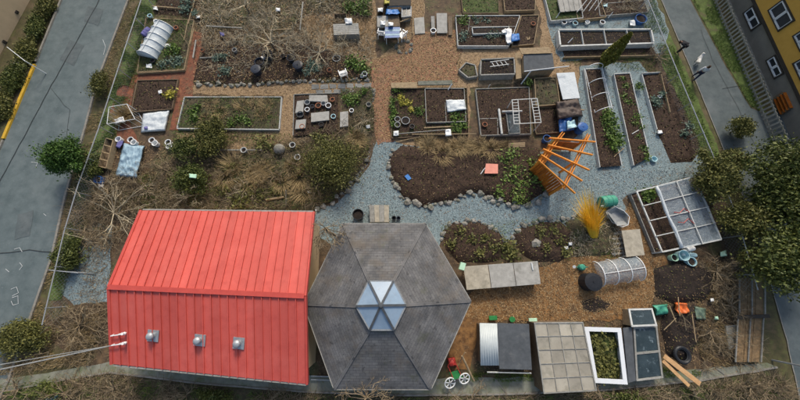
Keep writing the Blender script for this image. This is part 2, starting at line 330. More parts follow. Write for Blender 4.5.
def mound(name, w, m, z0, height, parent=None, cell=.14, rough=.05, fall=.45, **kw):
    """soil surface inside a world polygon w: lumpy, falling to its edges"""
    a = np.array(w); x0, y0 = a.min(0) - cell; x1, y1 = a.max(0) + cell
    nx, ny = int((x1 - x0) / cell) + 2, int((y1 - y0) / cell) + 2
    X, Y = np.meshgrid(x0 + np.arange(nx) * cell, y0 + np.arange(ny) * cell); X = X.ravel(); Y = Y.ravel()
    ins = inside(X, Y, w)
    d = np.full(len(X), 1e9); n = len(w)
    bx, by = X.copy(), Y.copy()
    for i in range(n):
        p = np.array(w[i]); q = np.array(w[(i + 1) % n]); e = q - p; L = max((e ** 2).sum(), 1e-9)
        t = np.clip(((X - p[0]) * e[0] + (Y - p[1]) * e[1]) / L, 0, 1); cx, cy = p[0] + t * e[0], p[1] + t * e[1]; dd = np.hypot(X - cx, Y - cy)
        k = dd < d; d[k] = dd[k]; bx[k] = cx[k]; by[k] = cy[k]
    near = (~ins) & (d < cell * 1.5)
    X2, Y2 = np.where(near, bx, X), np.where(near, by, Y); d = np.where(near, 0, d)
    ok = ins | near
    zz = np.array([noise.noise(Vector((x * 2.2, y * 2.2, z0))) + .6 * noise.noise(Vector((x * 6, y * 6, z0 + 3))) if o else 0 for x, y, o in zip(X2, Y2, ok)])
    f = np.clip(d / max(fall, 1e-3), 0, 1); f = f * (2 - f) if fall > 0 else np.ones(len(X))
    Z = z0 + height * f + rough * zz * (.3 + .7 * f)
    b = MB(); idx = {}
    for j in range(ny - 1):
        for i in range(nx - 1):
            q = (j * nx + i, j * nx + i + 1, (j + 1) * nx + i + 1, (j + 1) * nx + i)
            if all(ok[k] for k in q) and any(ins[k] for k in q):
                for k in q:
                    if k not in idx: idx[k] = len(b.v); b.v.append((X2[k], Y2[k], Z[k]))
                b.f.append(tuple(idx[k] for k in q))
    o = b.build(name, m, parent, smooth=True, **kw)
    V_ = np.array(b.v)
    if len(V_) > 4 and parent:
        F_ = np.array(b.f); k = min(int(len(F_) * cell * cell * 42) + 10, 9000); fi = F_[NP.integers(0, len(F_), k)]; w_ = NP.dirichlet((1, 1, 1, 1), k)
        c_ = (V_[fi] * w_[:, :, None]).sum(1); c_[:, 2] += .012
        np_mesh('litter', leaves(c_[:k * 3 // 4], .038, flat=.75, aspect=.5), 4, 'litter', parent=parent, kind='stuff')
        np_mesh('weeds', leaves(c_[k * 3 // 4:] + np.array([0, 0, .03]), .05, flat=.5, aspect=.4), 4, 'leaf_olive', parent=parent, kind='stuff')
        if 'dark' not in m: np_mesh('clods', leaves(c_[:k // 3] + np.array([.05, .04, .01]), .06, flat=.3, aspect=.8), 4, m, parent=parent, kind='stuff')
    return o

# ---------------------------------------------------------------- leaves, twigs, grass
def leaves(c, size, rng=NP, flat=.0, aspect=.55):
    """one four-cornered leaf at each centre c (n,3), turned at random"""
    n = len(c); a = rng.normal(size=(n, 3)); a[:, 2] *= (1 - flat); a /= np.linalg.norm(a, axis=1)[:, None] + 1e-9
    b = rng.normal(size=(n, 3)); b[:, 2] *= (1 - flat); b -= (a * b).sum(1)[:, None] * a; b /= np.linalg.norm(b, axis=1)[:, None] + 1e-9
    s = size * rng.uniform(.35, 1.5, n)[:, None]
    return np.stack([c - a * s, c + b * s * aspect, c + a * s, c - b * s * aspect], 1).reshape(-1, 3)
def crown_points(c, rad, n, clumps=40, spread=.25, shell=.55, rng=NP):
    d = rng.normal(size=(clumps, 3)); d /= np.linalg.norm(d, axis=1)[:, None]; d[:, 2] = np.where(d[:, 2] < -.4, -d[:, 2], d[:, 2])
    r = (rng.uniform(shell, 1.0, clumps) * rng.choice([.75, 1.0, 1.0, 1.3], clumps))[:, None]; cc = d * r
    k = rng.choice(clumps, n, p=rng.dirichlet(np.full(clumps, 1.6))); w = rng.uniform(.6, 1.3, clumps)[k][:, None]
    p = cc[k] + rng.normal(size=(n, 3)) * spread * w
    return np.array(c) + p * np.array(rad)
def scatter(name, pts, n, size, m, z=.02, kind='stuff', label=None, flat=.8, px=True, aspect=.45, jit=.015):
    w = wpoly(pts) if px else pts; a = np.array(w); x0, y0 = a.min(0); x1, y1 = a.max(0)
    X = NP.uniform(x0, x1, n * 4); Y = NP.uniform(y0, y1, n * 4); k = inside(X, Y, w); X, Y = X[k][:n], Y[k][:n]
    c = np.stack([X, Y, z + NP.uniform(0, jit, len(X))], 1)
    o = np_mesh(name, leaves(c, size, flat=flat, aspect=aspect), 4, m, kind=kind, label=label)
    return o
def blades(c, n, rad, length, lean, width=.012, rng=NP, height=None):
    """arching blades rising from around c; returns quads (2 per blade)"""
    ang = rng.uniform(0, 2 * math.pi, n); rr = rad * np.sqrt(rng.uniform(0, 1, n))
    b = np.stack([c[0] + rr * np.cos(ang), c[1] + rr * np.sin(ang), np.full(n, c[2])], 1)
    a2 = ang + rng.normal(0, .5, n); L = length * rng.uniform(.55, 1.15, n); le = np.clip(lean * rng.uniform(.3, 1.4, n), 0, 1.3)
    d1 = np.stack([np.cos(a2) * np.sin(le * .5), np.sin(a2) * np.sin(le * .5), np.cos(le * .5)], 1)
    d2 = np.stack([np.cos(a2) * np.sin(le * 1.3), np.sin(a2) * np.sin(le * 1.3), np.cos(le * 1.3)], 1)
    s = np.stack([-np.sin(a2), np.cos(a2), np.zeros(n)], 1) * width
    m1 = b + d1 * (L * .55)[:, None]; t = m1 + d2 * (L * .5)[:, None]
    q1 = np.stack([b - s, b + s, m1 + s * .8, m1 - s * .8], 1); q2 = np.stack([m1 - s * .8, m1 + s * .8, t + s * .15, t - s * .15], 1)
    return np.concatenate([q1, q2], 1).reshape(-1, 3)
def twig_quads(starts, dirs, length, width, seg=4, wander=.35, droop=.15, rng=NP):
    """crooked tapering three-sided twigs as strips; returns quads"""
    n = len(starts); p = starts.copy(); d = dirs / (np.linalg.norm(dirs, axis=1)[:, None] + 1e-9); L = length[:, None] / seg; out = []
    ref = rng.normal(size=(n, 3))
    pts = [p.copy()]
    for i in range(seg):
        d = d + rng.normal(size=(n, 3)) * wander; d[:, 2] -= droop * (i + 1) / seg; d /= np.linalg.norm(d, axis=1)[:, None]
        q = p + d * L
        x = np.cross(d, ref); x /= np.linalg.norm(x, axis=1)[:, None] + 1e-9; y = np.cross(d, x)
        w0 = (width * (1 - i / seg * .75))[:, None]; w1 = (width * (1 - (i + 1) / seg * .75))[:, None]
        for u, v in ((x, -.5 * x + .866 * y), (-.5 * x + .866 * y, -.5 * x - .866 * y), (-.5 * x - .866 * y, x)):
            out.append(np.stack([p + u * w0, p + v * w0, q + v * w1, q + u * w1], 1))
        p = q; pts.append(p.copy())
    return np.concatenate(out).reshape(-1, 3), np.stack(pts, 1), d

# ================================================================ THE SETTING
sheet('ground', [(-300, -300), (300, -300), (300, 300), (-300, 300)], 'grass_ground', 0.0, amp=0, px=False)
GARDEN = [(150, -40), (640, -40), (652, 10), (680, 80), (716, 170), (742, 260), (764, 372), (600, 384), (400, 386), (200, 376), (100, 372), (40, 335), (66, 240), (82, 190), (104, 125), (146, -2)]
sheet('garden_ground', GARDEN, 'dirt', .004, .1)
# left street
LEFT_EDGE_R = [(150, -60), (129, 0), (98, 82), (86, 128), (66, 197), (53, 257), (34, 311), (10, 380), (-20, 440)]
LEFT_EDGE_L = [(92, -60), (62, 0), (35, 66), (4, 140), (-40, 240), (-110, 400)]
sheet('street', LEFT_EDGE_R + LEFT_EDGE_L[::-1], 'asphalt', .008, .03)
def ribbon(name, pts, w, m, z, hgt=0.0, px=True, amp=0, parent=None, side=0):
    """a strip along a line; hgt > 0 makes it a raised kerb"""
    q = wpoly(pts) if px else pts
    q = rough_edge(q, .6, amp, z * 500, closed=False) + [q[-1]] if amp else q
    L, Rr = [], []
    for i, p in enumerate(q):
        a = Vector((*q[max(i - 1, 0)], 0)); b = Vector((*q[min(i + 1, len(q) - 1)], 0)); d = (b - a).normalized(); nn = Vector((-d.y, d.x, 0)); c = Vector((*p, z + hgt))
        L.append(c + nn * w * (.5 + side)); Rr.append(c - nn * w * (.5 - side))
    b = MB(); n = len(q)
    b.v = [tuple(x) for x in L + Rr]; b.f = [(i, i + 1, n + i + 1, n + i) for i in range(n - 1)]
    if hgt:
        k = len(b.v); b.v += [(x[0], x[1], z - .02) for x in b.v[:k]]
        b.f += [(i, i + k, i + 1 + k, i + 1) for i in range(n - 1)] + [(n + i, n + i + 1, n + i + 1 + k, n + i + k) for i in range(n - 1)] + [(0, n, n + k, k), (n - 1, n - 1 + k, 2 * n - 1 + k, 2 * n - 1)]
    o = b.build(name, m, parent, at=None if parent else Vector((0, 0, 0)))
    if not parent: tag(o, kind='structure')
    return o
ribbon('dark_road_line', [(112, -30), (100, 0), (75, 45), (52, 85), (28, 130), (2, 178), (-30, 240)], .045, 'tar', .04, amp=.04)  # thin dark line running down the middle of the street
ribbon('dark_road_line', [(52, 88), (70, 110), (66, 150)], .02, 'tar', .04, amp=.1)
ribbon('dark_road_line', [(0, 253), (30, 250), (56, 252)], .04, 'tar', .04, amp=.06)
for q in ([(70, 40), (84, 46), (74, 66), (60, 60)], [(18, 214), (34, 210), (30, 236), (14, 240)], [(88, 6), (104, 10), (98, 26), (84, 22)]): sheet('road_patch', q, 'asphalt_lane', .02, .06)
ribbon('kerb', LEFT_EDGE_R, .14, 'kerbstone', .0, .11)
ribbon('kerb', [(92, -60), (62, 0), (36.5, 62)], .14, 'kerbstone', .0, .11)
ribbon('kerb', [(35.5, 65), (4.5, 139)], .2, 'yellow_paint', .0, .125)
ribbon('kerb', [(4, 140.5), (-40, 240), (-110, 400)], .14, 'kerbstone', .0, .11)
# pavement strip and planted verge beyond the left street
sheet('pavement', [(54, 0), (70, -36), (62, -40), (44, 0), (20, 50), (-20, 130), (-8, 136), (26, 66)], 'concrete', .006, .05)
# right lane
LANE_L = [(640, -50), (661, 0), (690, 68), (716, 132), (740, 190), (765, 265), (786, 340), (806, 430)]
LANE_R = [(668, -50), (690, 0), (722, 60), (750, 108), (768, 116), (800, 100), (920, 60), (960, 430)]
sheet('lane', LANE_L + LANE_R[::-1], 'asphalt_lane', .008, .03)
ribbon('lane_edge', LANE_L, .06, 'kerbstone', .042, amp=.02)
ribbon('dark_road_line', [(722, 89), (742, 86), (765, 92)], .03, 'tar', .04, amp=.1)
ribbon('dark_road_line', [(700, 30), (712, 60), (738, 108), (770, 180)], .02, 'tar', .04, amp=.1)
sheet('lane_verge', [(672, -50), (692, 0), (724, 60), (751, 106), (766, 114), (762, 104), (714, 0), (696, -50)], 'verge', .012, .06)
sheet('side_yard', [(716, -50), (727, 0), (775, 108), (800, 130), (840, 120), (760, -50)], 'concrete', .006, .05)
sheet('fence_verge', [(640, -45), (652, -5), (668, 30), (696, 95), (724, 165), (712, 178), (690, 120), (664, 70), (645, 20), (632, -40)], 'verge', .010, .1)
sheet('fence_verge', [(150, -40), (143, 0), (100, 130), (62, 245), (48, 300), (60, 300), (82, 235), (112, 140), (128, 80), (158, 0), (165, -40)], 'verge', .010, .12)
# gravel paths
sheet('gravel_path', [(377, 138), (394, 142), (440, 152), (560, 152), (577, 136), (579, 66), (640, 62), (664, 92), (704, 155), (708, 172), (664, 184), (637, 190), (622, 200), (628, 212), (618, 232), (560, 240), (512, 240), (470, 258), (440, 238), (440, 262), (340, 262), (330, 245), (312, 235), (312, 214), (336, 203), (352, 188), (370, 165)], 'gravel', .012, .12)
sheet('gravel_path', [(82, 222), (112, 226), (110, 302), (74, 306), (62, 292), (72, 250)], 'gravel', .012, .15)
sheet('gravel_path', [(545, 10), (655, -4), (668, 30), (662, 52), (560, 62), (548, 32)], 'gravel', .010, .15)
# trodden paths
CHIP = [[(188, 85), (240, 87), (300, 84), (372, 82), (370, 92), (296, 97), (296, 132), (300, 150), (262, 152), (180, 148), (176, 132), (278, 131), (284, 96), (184, 95)],
        [(526, -20), (550, -20), (552, 10), (560, 46), (580, 64), (578, 100), (560, 75), (520, 82), (470, 88), (470, 140), (474, 150), (430, 152), (394, 143), (393, 86), (438, 84), (460, 60), (455, 50), (540, 48), (540, 16)],
        [(415, -20), (425, -20), (424, 14), (400, 62), (372, 66), (372, 20), (362, -20), (375, -20), (376, 60), (402, 40)],
        [(300, 18), (332, 14), (376, 20), (374, 66), (340, 62), (312, 40)]]
for c in CHIP: sheet('trodden_path', c, 'chips', .008, .14)
sheet('mulch_path', [(452, 326), (458, 312), (474, 288), (545, 266), (590, 252), (622, 214), (636, 190), (652, 222), (664, 254), (672, 268), (655, 290), (650, 308), (630, 318), (580, 322), (530, 320), (480, 322), (470, 370), (445, 372)], 'mulch', .015, .14)
for c in ([(189, 30), (204, 34), (196, 72), (187, 131), (170, 130), (180, 78)], [(114, 78), (186, 70), (184, 79), (113, 85)], [(124, 74), (137, 76), (128, 118), (142, 148), (120, 148), (110, 112)]):
    sheet('red_mulch_path', c, 'redpath', .012, .08)
sheet('red_mulch_path', [(372, 60), (398, 58), (394, 142), (377, 146), (369, 110)], 'brickpave', .012, .16)
sheet('brick_paving', [(380, 62), (400, 52), (416, 34), (456, 30), (462, 52), (456, 66), (458, 82), (430, 82), (384, 86)], 'brickpave', .016, .16)

# painted survey marks on the street
for pts in ([(12, 290), (17, 287), (19, 292), (13, 296)], [(13, 298), (18, 296), (19, 303), (14, 305), (12, 301)], [(15, 250), (20, 248), (23, 252)], [(32, 162), (38, 163), (36, 168)], [(103, 40), (106, 47), (104, 55)], [(20, 263), (23, 266), (20, 270)], [(8, 268), (10, 272)], [(44, 214), (47, 216)]):
    ribbon('road_marking', pts, .03, 'chalk', .045, amp=.06)

# ---------------------------------------------------------------- houses beyond the streets
def facade(name, label, p0, p1, levels, wins, ztop, depth, px_h, roof_m, doors=()):
    """a house whose seen wall runs from pixel p0 to p1 (at height px_h); levels: (z0,z1,material); wins: pixel corner boxes on that wall"""
    A, B = P(*p0, px_h), P(*p1, px_h); A.z = B.z = 0; d = (B - A).normalized(); out = Vector((-d.y, d.x, 0))
    if out.dot(-A) < 0: out = -out
    A2, B2 = A - d * 9, B + d * 6
    t = thing(name, label, 'house', (A2 + B2) / 2 - out * depth / 2)
    for z0, z1, m in levels:
        MB().prism([A2 + Vector((0, 0, z1)), B2 + Vector((0, 0, z1)), B2 - out * depth + Vector((0, 0, z1)), A2 - out * depth + Vector((0, 0, z1))], z1 - z0).build('wall', m, t)
    for (z0, z1, m), nxt in zip(levels, levels[1:]):
        MB().bar(A2 + out * .03 + Vector((0, 0, z1)), B2 + out * .03 + Vector((0, 0, z1)), .12, .16).build('trim_band', 'trim_dark', t)
    rise = 2.0; e = .45
    def z(v, h): return Vector((v.x, v.y, h))
    m1, m2 = (A2 + A2 - out * depth) / 2, (B2 + B2 - out * depth) / 2
    rf = MB(); rf.slab([z(A2 + out * e, ztop - .25), z(B2 + out * e, ztop - .25), z(m2, ztop + rise), z(m1, ztop + rise)], .12).slab([z(A2 - out * (depth + e), ztop - .25), z(B2 - out * (depth + e), ztop - .25), z(m2, ztop + rise), z(m1, ztop + rise)], .12)
    rf.build('roof', roof_m, t)
    for k, (box, cas) in enumerate(wins):
        q = [on_wall(x, y, A, B) for x, y in box]; s = [(p - A).dot(d) for p in q]; zz = [p.z for p in q]
        s0, s1 = (s[0] + s[3]) / 2, (s[1] + s[2]) / 2
        if s0 > s1: s0, s1 = s1, s0
        z0, z1 = sorted(((zz[0] + zz[1]) / 2, (zz[2] + zz[3]) / 2))
        W = lambda a, h, o=0.0: A + d * a + out * o + Vector((0, 0, h))
        f = MB()
        for a, b_ in (((s0, z0), (s1, z0)), ((s0, z1), (s1, z1))): f.bar(W(a[0] - .06, a[1], .03), W(b_[0] + .06, b_[1], .03), .1, .12)
        for a in (s0, s1): f.bar(W(a, z0, .03), W(a, z1, .03), .1, .12, up=out)
        win = f.build('window', cas, t)
        n = 2; g = .05
        for i in range(n):
            a0, a1 = lerp(s0, s1, i / n) + g, lerp(s0, s1, (i + 1) / n) - g
            MB().slab([W(a0, z0 + .06, .012), W(a1, z0 + .06, .012), W(a1, z1 - .06, .012), W(a0, z1 - .06, .012)], .01).build('pane', 'window_glass', win)
            fr = MB()
            for zc in (z0 + .06, z1 - .06): fr.bar(W(a0 - .02, zc, .04), W(a1 + .02, zc, .04), .08, .08)
            for ac in (a0, a1): fr.bar(W(ac, z0 + .03, .04), W(ac, z1 - .03, .04), .08, .08, up=out)
            fr.build('sash', 'trim_white', win)
    return t, A, B, d, out
yh, YA, YB, yd, yo = facade('yellow_house', 'yellow house with dark trim above a grey lower storey beside the lane', (753.5, 0), (800, 99), [(0, 1.3, 'grey_wall'), (1.3, 5.2, 'yellow_wall')],
       [([(744, 13), (752, 30), (761, 24), (753.5, 6.5)], 'trim_dark'), ([(767.5, 60), (775, 79), (783, 73), (775.5, 56)], 'trim_dark'), ([(769, 10), (779.5, 31), (794, 20), (784, 0)], 'trim_dark'), ([(795, 36), (801, 52), (812, 44), (806, 28)], 'trim_dark'), ([(795, 64), (802, 82), (814, 74), (806, 56)], 'trim_dark')], 5.2, 8, 1.3, 'slate_felt')
# wooden porch steps at the yellow house
st = thing('porch_steps', 'orange brown wooden steps against the grey wall of the yellow house', 'steps', P(781, 96))
for i in range(4):
    c = P(774 + i * 3.2, 99 - i * 2.2, .2 + i * .2); c2 = c + yd * 1.3
    MB().slab([c, c2, c2 + yo * -.32, c + yo * -.32], .05).build('tread', 'orange_panel', st)
a = P(774, 99, .1)
for k in (0, 1.3): MB().bar(a + yd * k, P(774 + 9.6, 99 - 6.6, .72) + yd * k - Vector((0, 0, .05)), .05, .2).build('stringer', 'brown_board', st)
facade('cream_house', 'cream coloured house with small dark windows beyond the left street', (30, 0), (0, 55), [(0, 5.6, 'cream_wall')],
       [([(12, 11.5), (17, 17.5), (21, 12), (16, 7.5)], 'trim_dark'), ([(-1, 48), (3, 52), (9.5, 36), (5, 32)], 'trim_dark')], 5.6, 8, 0.0, 'slate_felt')
pp = thing('wall_lamp_arm', 'thin white pole reaching from the cream house over the hedge', 'pole', P(10, 52, 1.2))
MB().tube([P(7, 47, 1.6), P(16, 54, 1.5), P(25, 61, 1.4)], .025, 6).build('arm', 'white_metal', pp); MB().lathe(P(25, 61, 1.4) - Vector((0, 0, 1.4)), [(.04, 0), (.03, 1.42)], 8).build('post', 'white_metal', pp)

# ---------------------------------------------------------------- fences
def wire_fence(label, pts_top, h, step=2.4, gates=()):
    w = [P(x, y, h) for x, y in pts_top]; t = thing('chain_link_fence', label, 'fence', Vector((w[0].x, w[0].y, 0)))
    MB().tube(w, .03, 6).build('top_rail', 'galv', t)
    L = 0; nxt = 0; wire = MB()
    for a, b in zip(w, w[1:]):
        s = (b - a).length; d = (b - a) / s
        while nxt <= L + s:
            p = a + d * (nxt - L); MB().tube([Vector((p.x, p.y, 0)), Vector((p.x, p.y, h + .05))], .03, 6).build('post', 'galv', t); nxt += step
        n = int(s / .22)
        for i in range(n):
            for sg in (-1, 1):
                p = a + d * (i + .5) * s / n; e0 = p + d * h * .5 * sg; e1 = p - d * h * .5 * sg
                wire.bar(Vector((e0.x, e0.y, .04)), Vector((e1.x, e1.y, h)), .004, .004)
        L += s
    wire.build('wire_mesh', 'galv', t)
    return t
wire_fence('galvanised chain link fence between the garden and the wide left street', [(157, -50), (141, 0), (119, 66), (98, 130), (78, 185), (64, 232), (42, 325)], 1.2)
wire_fence('galvanised chain link fence between the garden and the narrow right lane', [(628, -45), (648, 0), (681, 80), (715, 160), (738, 220), (758, 290)], 1.2)
# slatted wooden railing in front of the yellow house
rf = thing('slatted_fence', 'grey green slatted wooden fence between the lane verge and yellow house', 'fence', P(738, 60))
fa, fb = P(700, -30), P(783, 168); fd = (fb - fa).normalized(); fl = (fb - fa).length; fh = .95
up = Vector((0, 0, 1))
for zz in (.18, .82): MB().bar(fa + up * zz, fb + up * zz, .05, .09).build('rail', 'concrete', rf)
ns = int(fl / .33); fn = Vector((-fd.y, fd.x, 0)); fn = fn if fn.dot(-fa) > 0 else -fn
sl = MB().bar(Vector((0, 0, .05)), Vector((0, 0, fh)), .03, .13, up=fd).build('slat', 'grey_board', rf)
me = sl.data
for i in range(ns):
    p = fa + fd * (i + .5) * fl / ns + fn * .043
    o = sl if i == 0 else bpy.data.objects.new('slat', me)
    if i: COL.objects.link(o); o.parent = rf
    # mesh is stored relative to the fence base
    o.location = p + Vector((0, 0, RN.uniform(-.03, .03)))
    if i == 0: me.transform(Matrix.Translation(wloc(rf)))
    o.location = o.location - wloc(rf)
    o.rotation_euler = (0, 0, RN.uniform(-.08, .08))
# mossy concrete footpath along the bottom of the garden, with a pale edge and joints
FP_T = [(-30, 384), (40, 374), (110, 362), (200, 369), (300, 375), (440, 378), (560, 377), (680, 371), (766, 362)]
FP_B = [(776, 367), (700, 380), (600, 390), (500, 394), (400, 395), (300, 391), (200, 383), (110, 372), (40, 384), (-30, 398)]
sheet('footpath', FP_T + FP_B, 'mossy', .016, .04)
sheet('scrub_ground', [(-30, 396), (40, 383), (110, 374), (200, 385), (300, 393), (400, 397), (500, 396), (600, 392), (700, 382), (776, 369), (800, 440), (-30, 440)], 'weedy_soil', .013, .05)
ribbon('footpath_edge', FP_B, .09, 'kerbstone', .0, .09, amp=.015)
for x0, y0, x1, y1 in ((160, 366, 158, 379), (240, 371, 238, 386), (320, 376, 318, 392), (408, 377, 408, 395), (494, 378, 506, 393), (566, 377, 574, 391), (640, 374, 650, 385), (715, 368, 726, 376)): ribbon('footpath_joint', [(x0, y0), (x1, y1)], .05, 'kerbstone', .075, amp=.01)
# end post and wire at the bottom right corner
gp = thing('gate_post', 'pale leaning gate post at the bottom right corner of the garden', 'post', P(772, 360))
MB().tube([P(772, 360), P(772, 360) + up * 1.9], .05, 8).build('shaft', 'galv', gp); MB().lathe(P(772, 360) + up * 1.9, [(.07, 0), (.05, .06), (.0, .08)], 8).build('cap', 'galv', gp)
MB().tube([P(772, 360) + up * 1.8, P(796, 384) + up * 1.2, P(800, 396) + up * .4], .02, 5).build('brace', 'galv', gp)

# ================================================================ RED BUILDING
EH, RH = 3.0, 4.0
rb = thing('red_roofed_building', 'long building with a bright red standing seam metal gable roof', 'building', P(210, 300))
TL, TR = P(142, 210.5, EH), P(313, 212, EH); RL, RR = P(110, 287, RH), P(304.5, 296, RH); BL, BR = P(113, 364, EH), P(306, 384, EH)
def roof_side(E0, E1, R0, R1, n=20):
    nn = (E1 - E0).cross(R0 - E0).normalized(); nn = nn if nn.z > 0 else -nn
    for i in range(n):
        a, b = i / n, (i + 1) / n
        p0, p1, q0, q1 = E0.lerp(E1, a), E0.lerp(E1, b), R0.lerp(R1, a), R0.lerp(R1, b); j = nn * RN.uniform(0, .006)
        m = MB(); d = (E1 - E0).normalized() * .024
        m.slab([p0 + d + j, p1 - d + j, q1 - d + j, q0 + d + j], .03)
        m.bar(p0 + nn * .03, q0 + nn * .03, .04, .075, up=nn)
        m.build('roof_panel', 'red_metal', rb)
for e_ in ((TL, TR), (BL, BR)): MB().slab([e_[0] - up * .05, e_[1] - up * .05, RR - up * .05, RL - up * .05], .04).build('roof_deck', 'trim_dark', rb)
roof_side(TL, TR, RL, RR, 23); roof_side(BL, BR, RL, RR, 23)
z0 = Vector((0, 0, .05))
MB().bar(RL + z0 - (RR - RL).normalized() * .05, RR + z0, .24, .05).build('ridge_cap', 'red_trim', rb)
dm = (RR - RL).normalized()
for e0, e1, s in ((TL, RL, -1), (BL, RL, -1), (TR, RR, 1), (BR, RR, 1)):
    MB().bar(e0 + dm * s * .06 - Vector((0, 0, .03)), e1 + dm * s * .06 - Vector((0, 0, .03)), .1, .2).build('barge_board', 'red_trim', rb)
def gutter(a, b, out):
    MB().bar(a + out * .07 - up * .08, b + out * .05 - up * .08, .08, .09).build('gutter', 'grey_board', rb)
gutter(BL, BR, Vector((.07, -1, 0)).normalized()); gutter(TL, TR, Vector((0, 1, 0)))
def inset(c4, k):
    m = sum(c4, Vector()) / 4; return [m + (p - m) * k for p in c4]
f4 = inset([Vector((p.x, p.y, EH - .22)) for p in (TL, TR, BR, BL)], .93)
MB().prism(f4, EH - .22).build('wall', 'cream_wall', rb)
for s in (0, 1):
    a, b = (f4[0], f4[3]) if s == 0 else (f4[1], f4[2]); r = (RL if s == 0 else RR).lerp((RR if s == 0 else RL), .035) - up * .1
    MB().add([a, b, r, a + dm * (.1 if s == 0 else -.1), b + dm * (.1 if s == 0 else -.1), r + dm * (.1 if s == 0 else -.1)], [(0, 1, 2), (5, 4, 3), (0, 3, 4, 1), (1, 4, 5, 2), (2, 5, 3, 0)]).build('gable_wall', 'cream_wall', rb)
def on_slope(x, y, E0, E1, R0):
    n = (E1 - E0).cross(R0 - E0); d = ray(x, y); c = Vector((0, 0, H)); return c + d * ((E0 - c).dot(n) / d.dot(n)), (n if n.z > 0 else -n).normalized()
for x, y in ((153.5, 335.5), (200, 340), (239, 343)):
    p, n = on_slope(x, y, BL, BR, RL); ax = (BR - BL).normalized(); ay = n.cross(ax); s = .29
    fl = MB().slab([p + ax * s + ay * s + n * .04, p - ax * s + ay * s + n * .04, p - ax * s - ay * s + n * .04, p + ax * s - ay * s + n * .04], .03).build('vent_flashing', 'galv', rb)
    MB().lathe(p + n * .02, [(.14, 0), (.14, .2), (.12, .2)], 16).build('vent_pipe', 'galv', fl)
    MB().lathe(p + up * .22, [(.18, 0), (.19, .05), (.15, .1), (.07, .14), (.0, .15)], 18).build('vent_cap', 'galv', fl, smooth=True)
# service bracket with insulators and the cable that runs to it
for dx, dy in ((0, 0), (.5, 9.5)):
    p, n = on_slope(114 + dx, 334.5 + dy, BL, BR, RL); p2, _ = on_slope(127 + dx, 332.5 + dy, BL, BR, RL)
    br = MB().bar(p + n * .16, p2 + n * .16, .05, .05).build('cable_bracket', 'white_metal', rb)
    for f in (.0, .5, 1):
        q = p.lerp(p2, f); MB().tube([q, q + n * .18], .025, 6).build('stub', 'white_metal', br)
    MB().lathe(p2 + n * .1, [(.07, 0), (.08, .06), (.05, .12), (.07, .18)], 10).build('insulator', 'white_plastic', br)
pa, _ = on_slope(114, 345, BL, BR, RL)
for k, (y0, sag) in enumerate(((372, .25), (366, .32))):
    a = pa + up * .2; b = P(-30, y0 + 4, 4.6); pts = [a.lerp(b, i / 12) - up * sag * 4 * (i / 12) * (1 - i / 12) for i in range(13)]
    MB().tube(pts, .03 if k == 0 else .018, 5).build('service_cable', 'grey_plastic', label=('thick' if k == 0 else 'thin') + ' grey service cable running from the red roof out over the street', cat='cable', group='service cables')
# ================================================================ HEXAGONAL PAVILION
XE, XS, XA = 2.7, 4.0, 4.55
pv = thing('hexagonal_pavilion', 'hexagonal pavilion with grey shingled roof and glass skylight at its peak', 'pavilion', P(383, 303))
hx = [P(x, y, XE) for x, y in ((343, 223.5), (425.5, 223.5), (471, 301), (431, 389.5), (334, 389.5), (303.5, 304))]
sx = [P(x, y, XS) for x, y in ((369, 281), (393.5, 281), (406, 305), (394, 329.5), (370, 329.5), (356.5, 306))]
ap = P(381, 305.3, XA)
MAT['shingles']
for i in range(6):
    a, b, c, d = hx[i], hx[(i + 1) % 6], sx[(i + 1) % 6], sx[i]
    ex = (b - a).normalized(); ey = (d - a) - ex * (d - a).dot(ex); ey.normalize()
    uv = [((p - a).dot(ex) + i * 3.7, (p - a).dot(ey)) for p in (a, b, c, d)]
    MB().add([a, b, c, d], [(0, 1, 2, 3)] if (b - a).cross(c - a).z > 0 else [(0, 1, 2, 3)]).build('roof_slope', 'shingles', pv, uv=[uv])
    MB().bar(a + up * .01, d + up * .01, .16, .035).build('hip_ridge', 'shingles', pv, uv=[[(0, 0), (0, .3), (.3, .3), (.3, 0)]] * 6)
    MB().bar(a - up * .06, b - up * .06, .06, .13).build('fascia', 'grey_board', pv)
    # skylight
    g = .0; pane = [s_.lerp(ap, .04) for s_ in (sx[i], sx[(i + 1) % 6])]
    MB().add([d + up * .14, c + up * .14, ap + up * .1, d, c, ap - up * .1], [(0, 1, 2), (3, 4, 1, 0)]).build('skylight_pane', 'sky_glass', pv)
    MB().bar(d + up * .15, ap + up * .12, .11, .08).build('skylight_bar', 'slate_felt', pv)
    MB().bar(d + up * .11, c + up * .11, .08, .09).build('skylight_kerb', 'grey_metal', pv)
cx = sum(hx, Vector()) / 6
hb = [cx + (p - cx) * .8 for p in hx]; hb = [Vector((p.x, p.y, XE + .1)) for p in hb]
MB().prism(hb, XE + .1).build('wall', 'cream_wall', pv)
sf = [Vector((p.x, p.y, XE - .1)) for p in hx]; MB().add(sf, [(5, 4, 3, 2, 1, 0)]).build('soffit', 'brown_board', pv)
MB().lathe(ap + up * .1, [(.12, 0), (.1, .08), (0, .1)], 8).build('finial', 'slate_felt', pv)

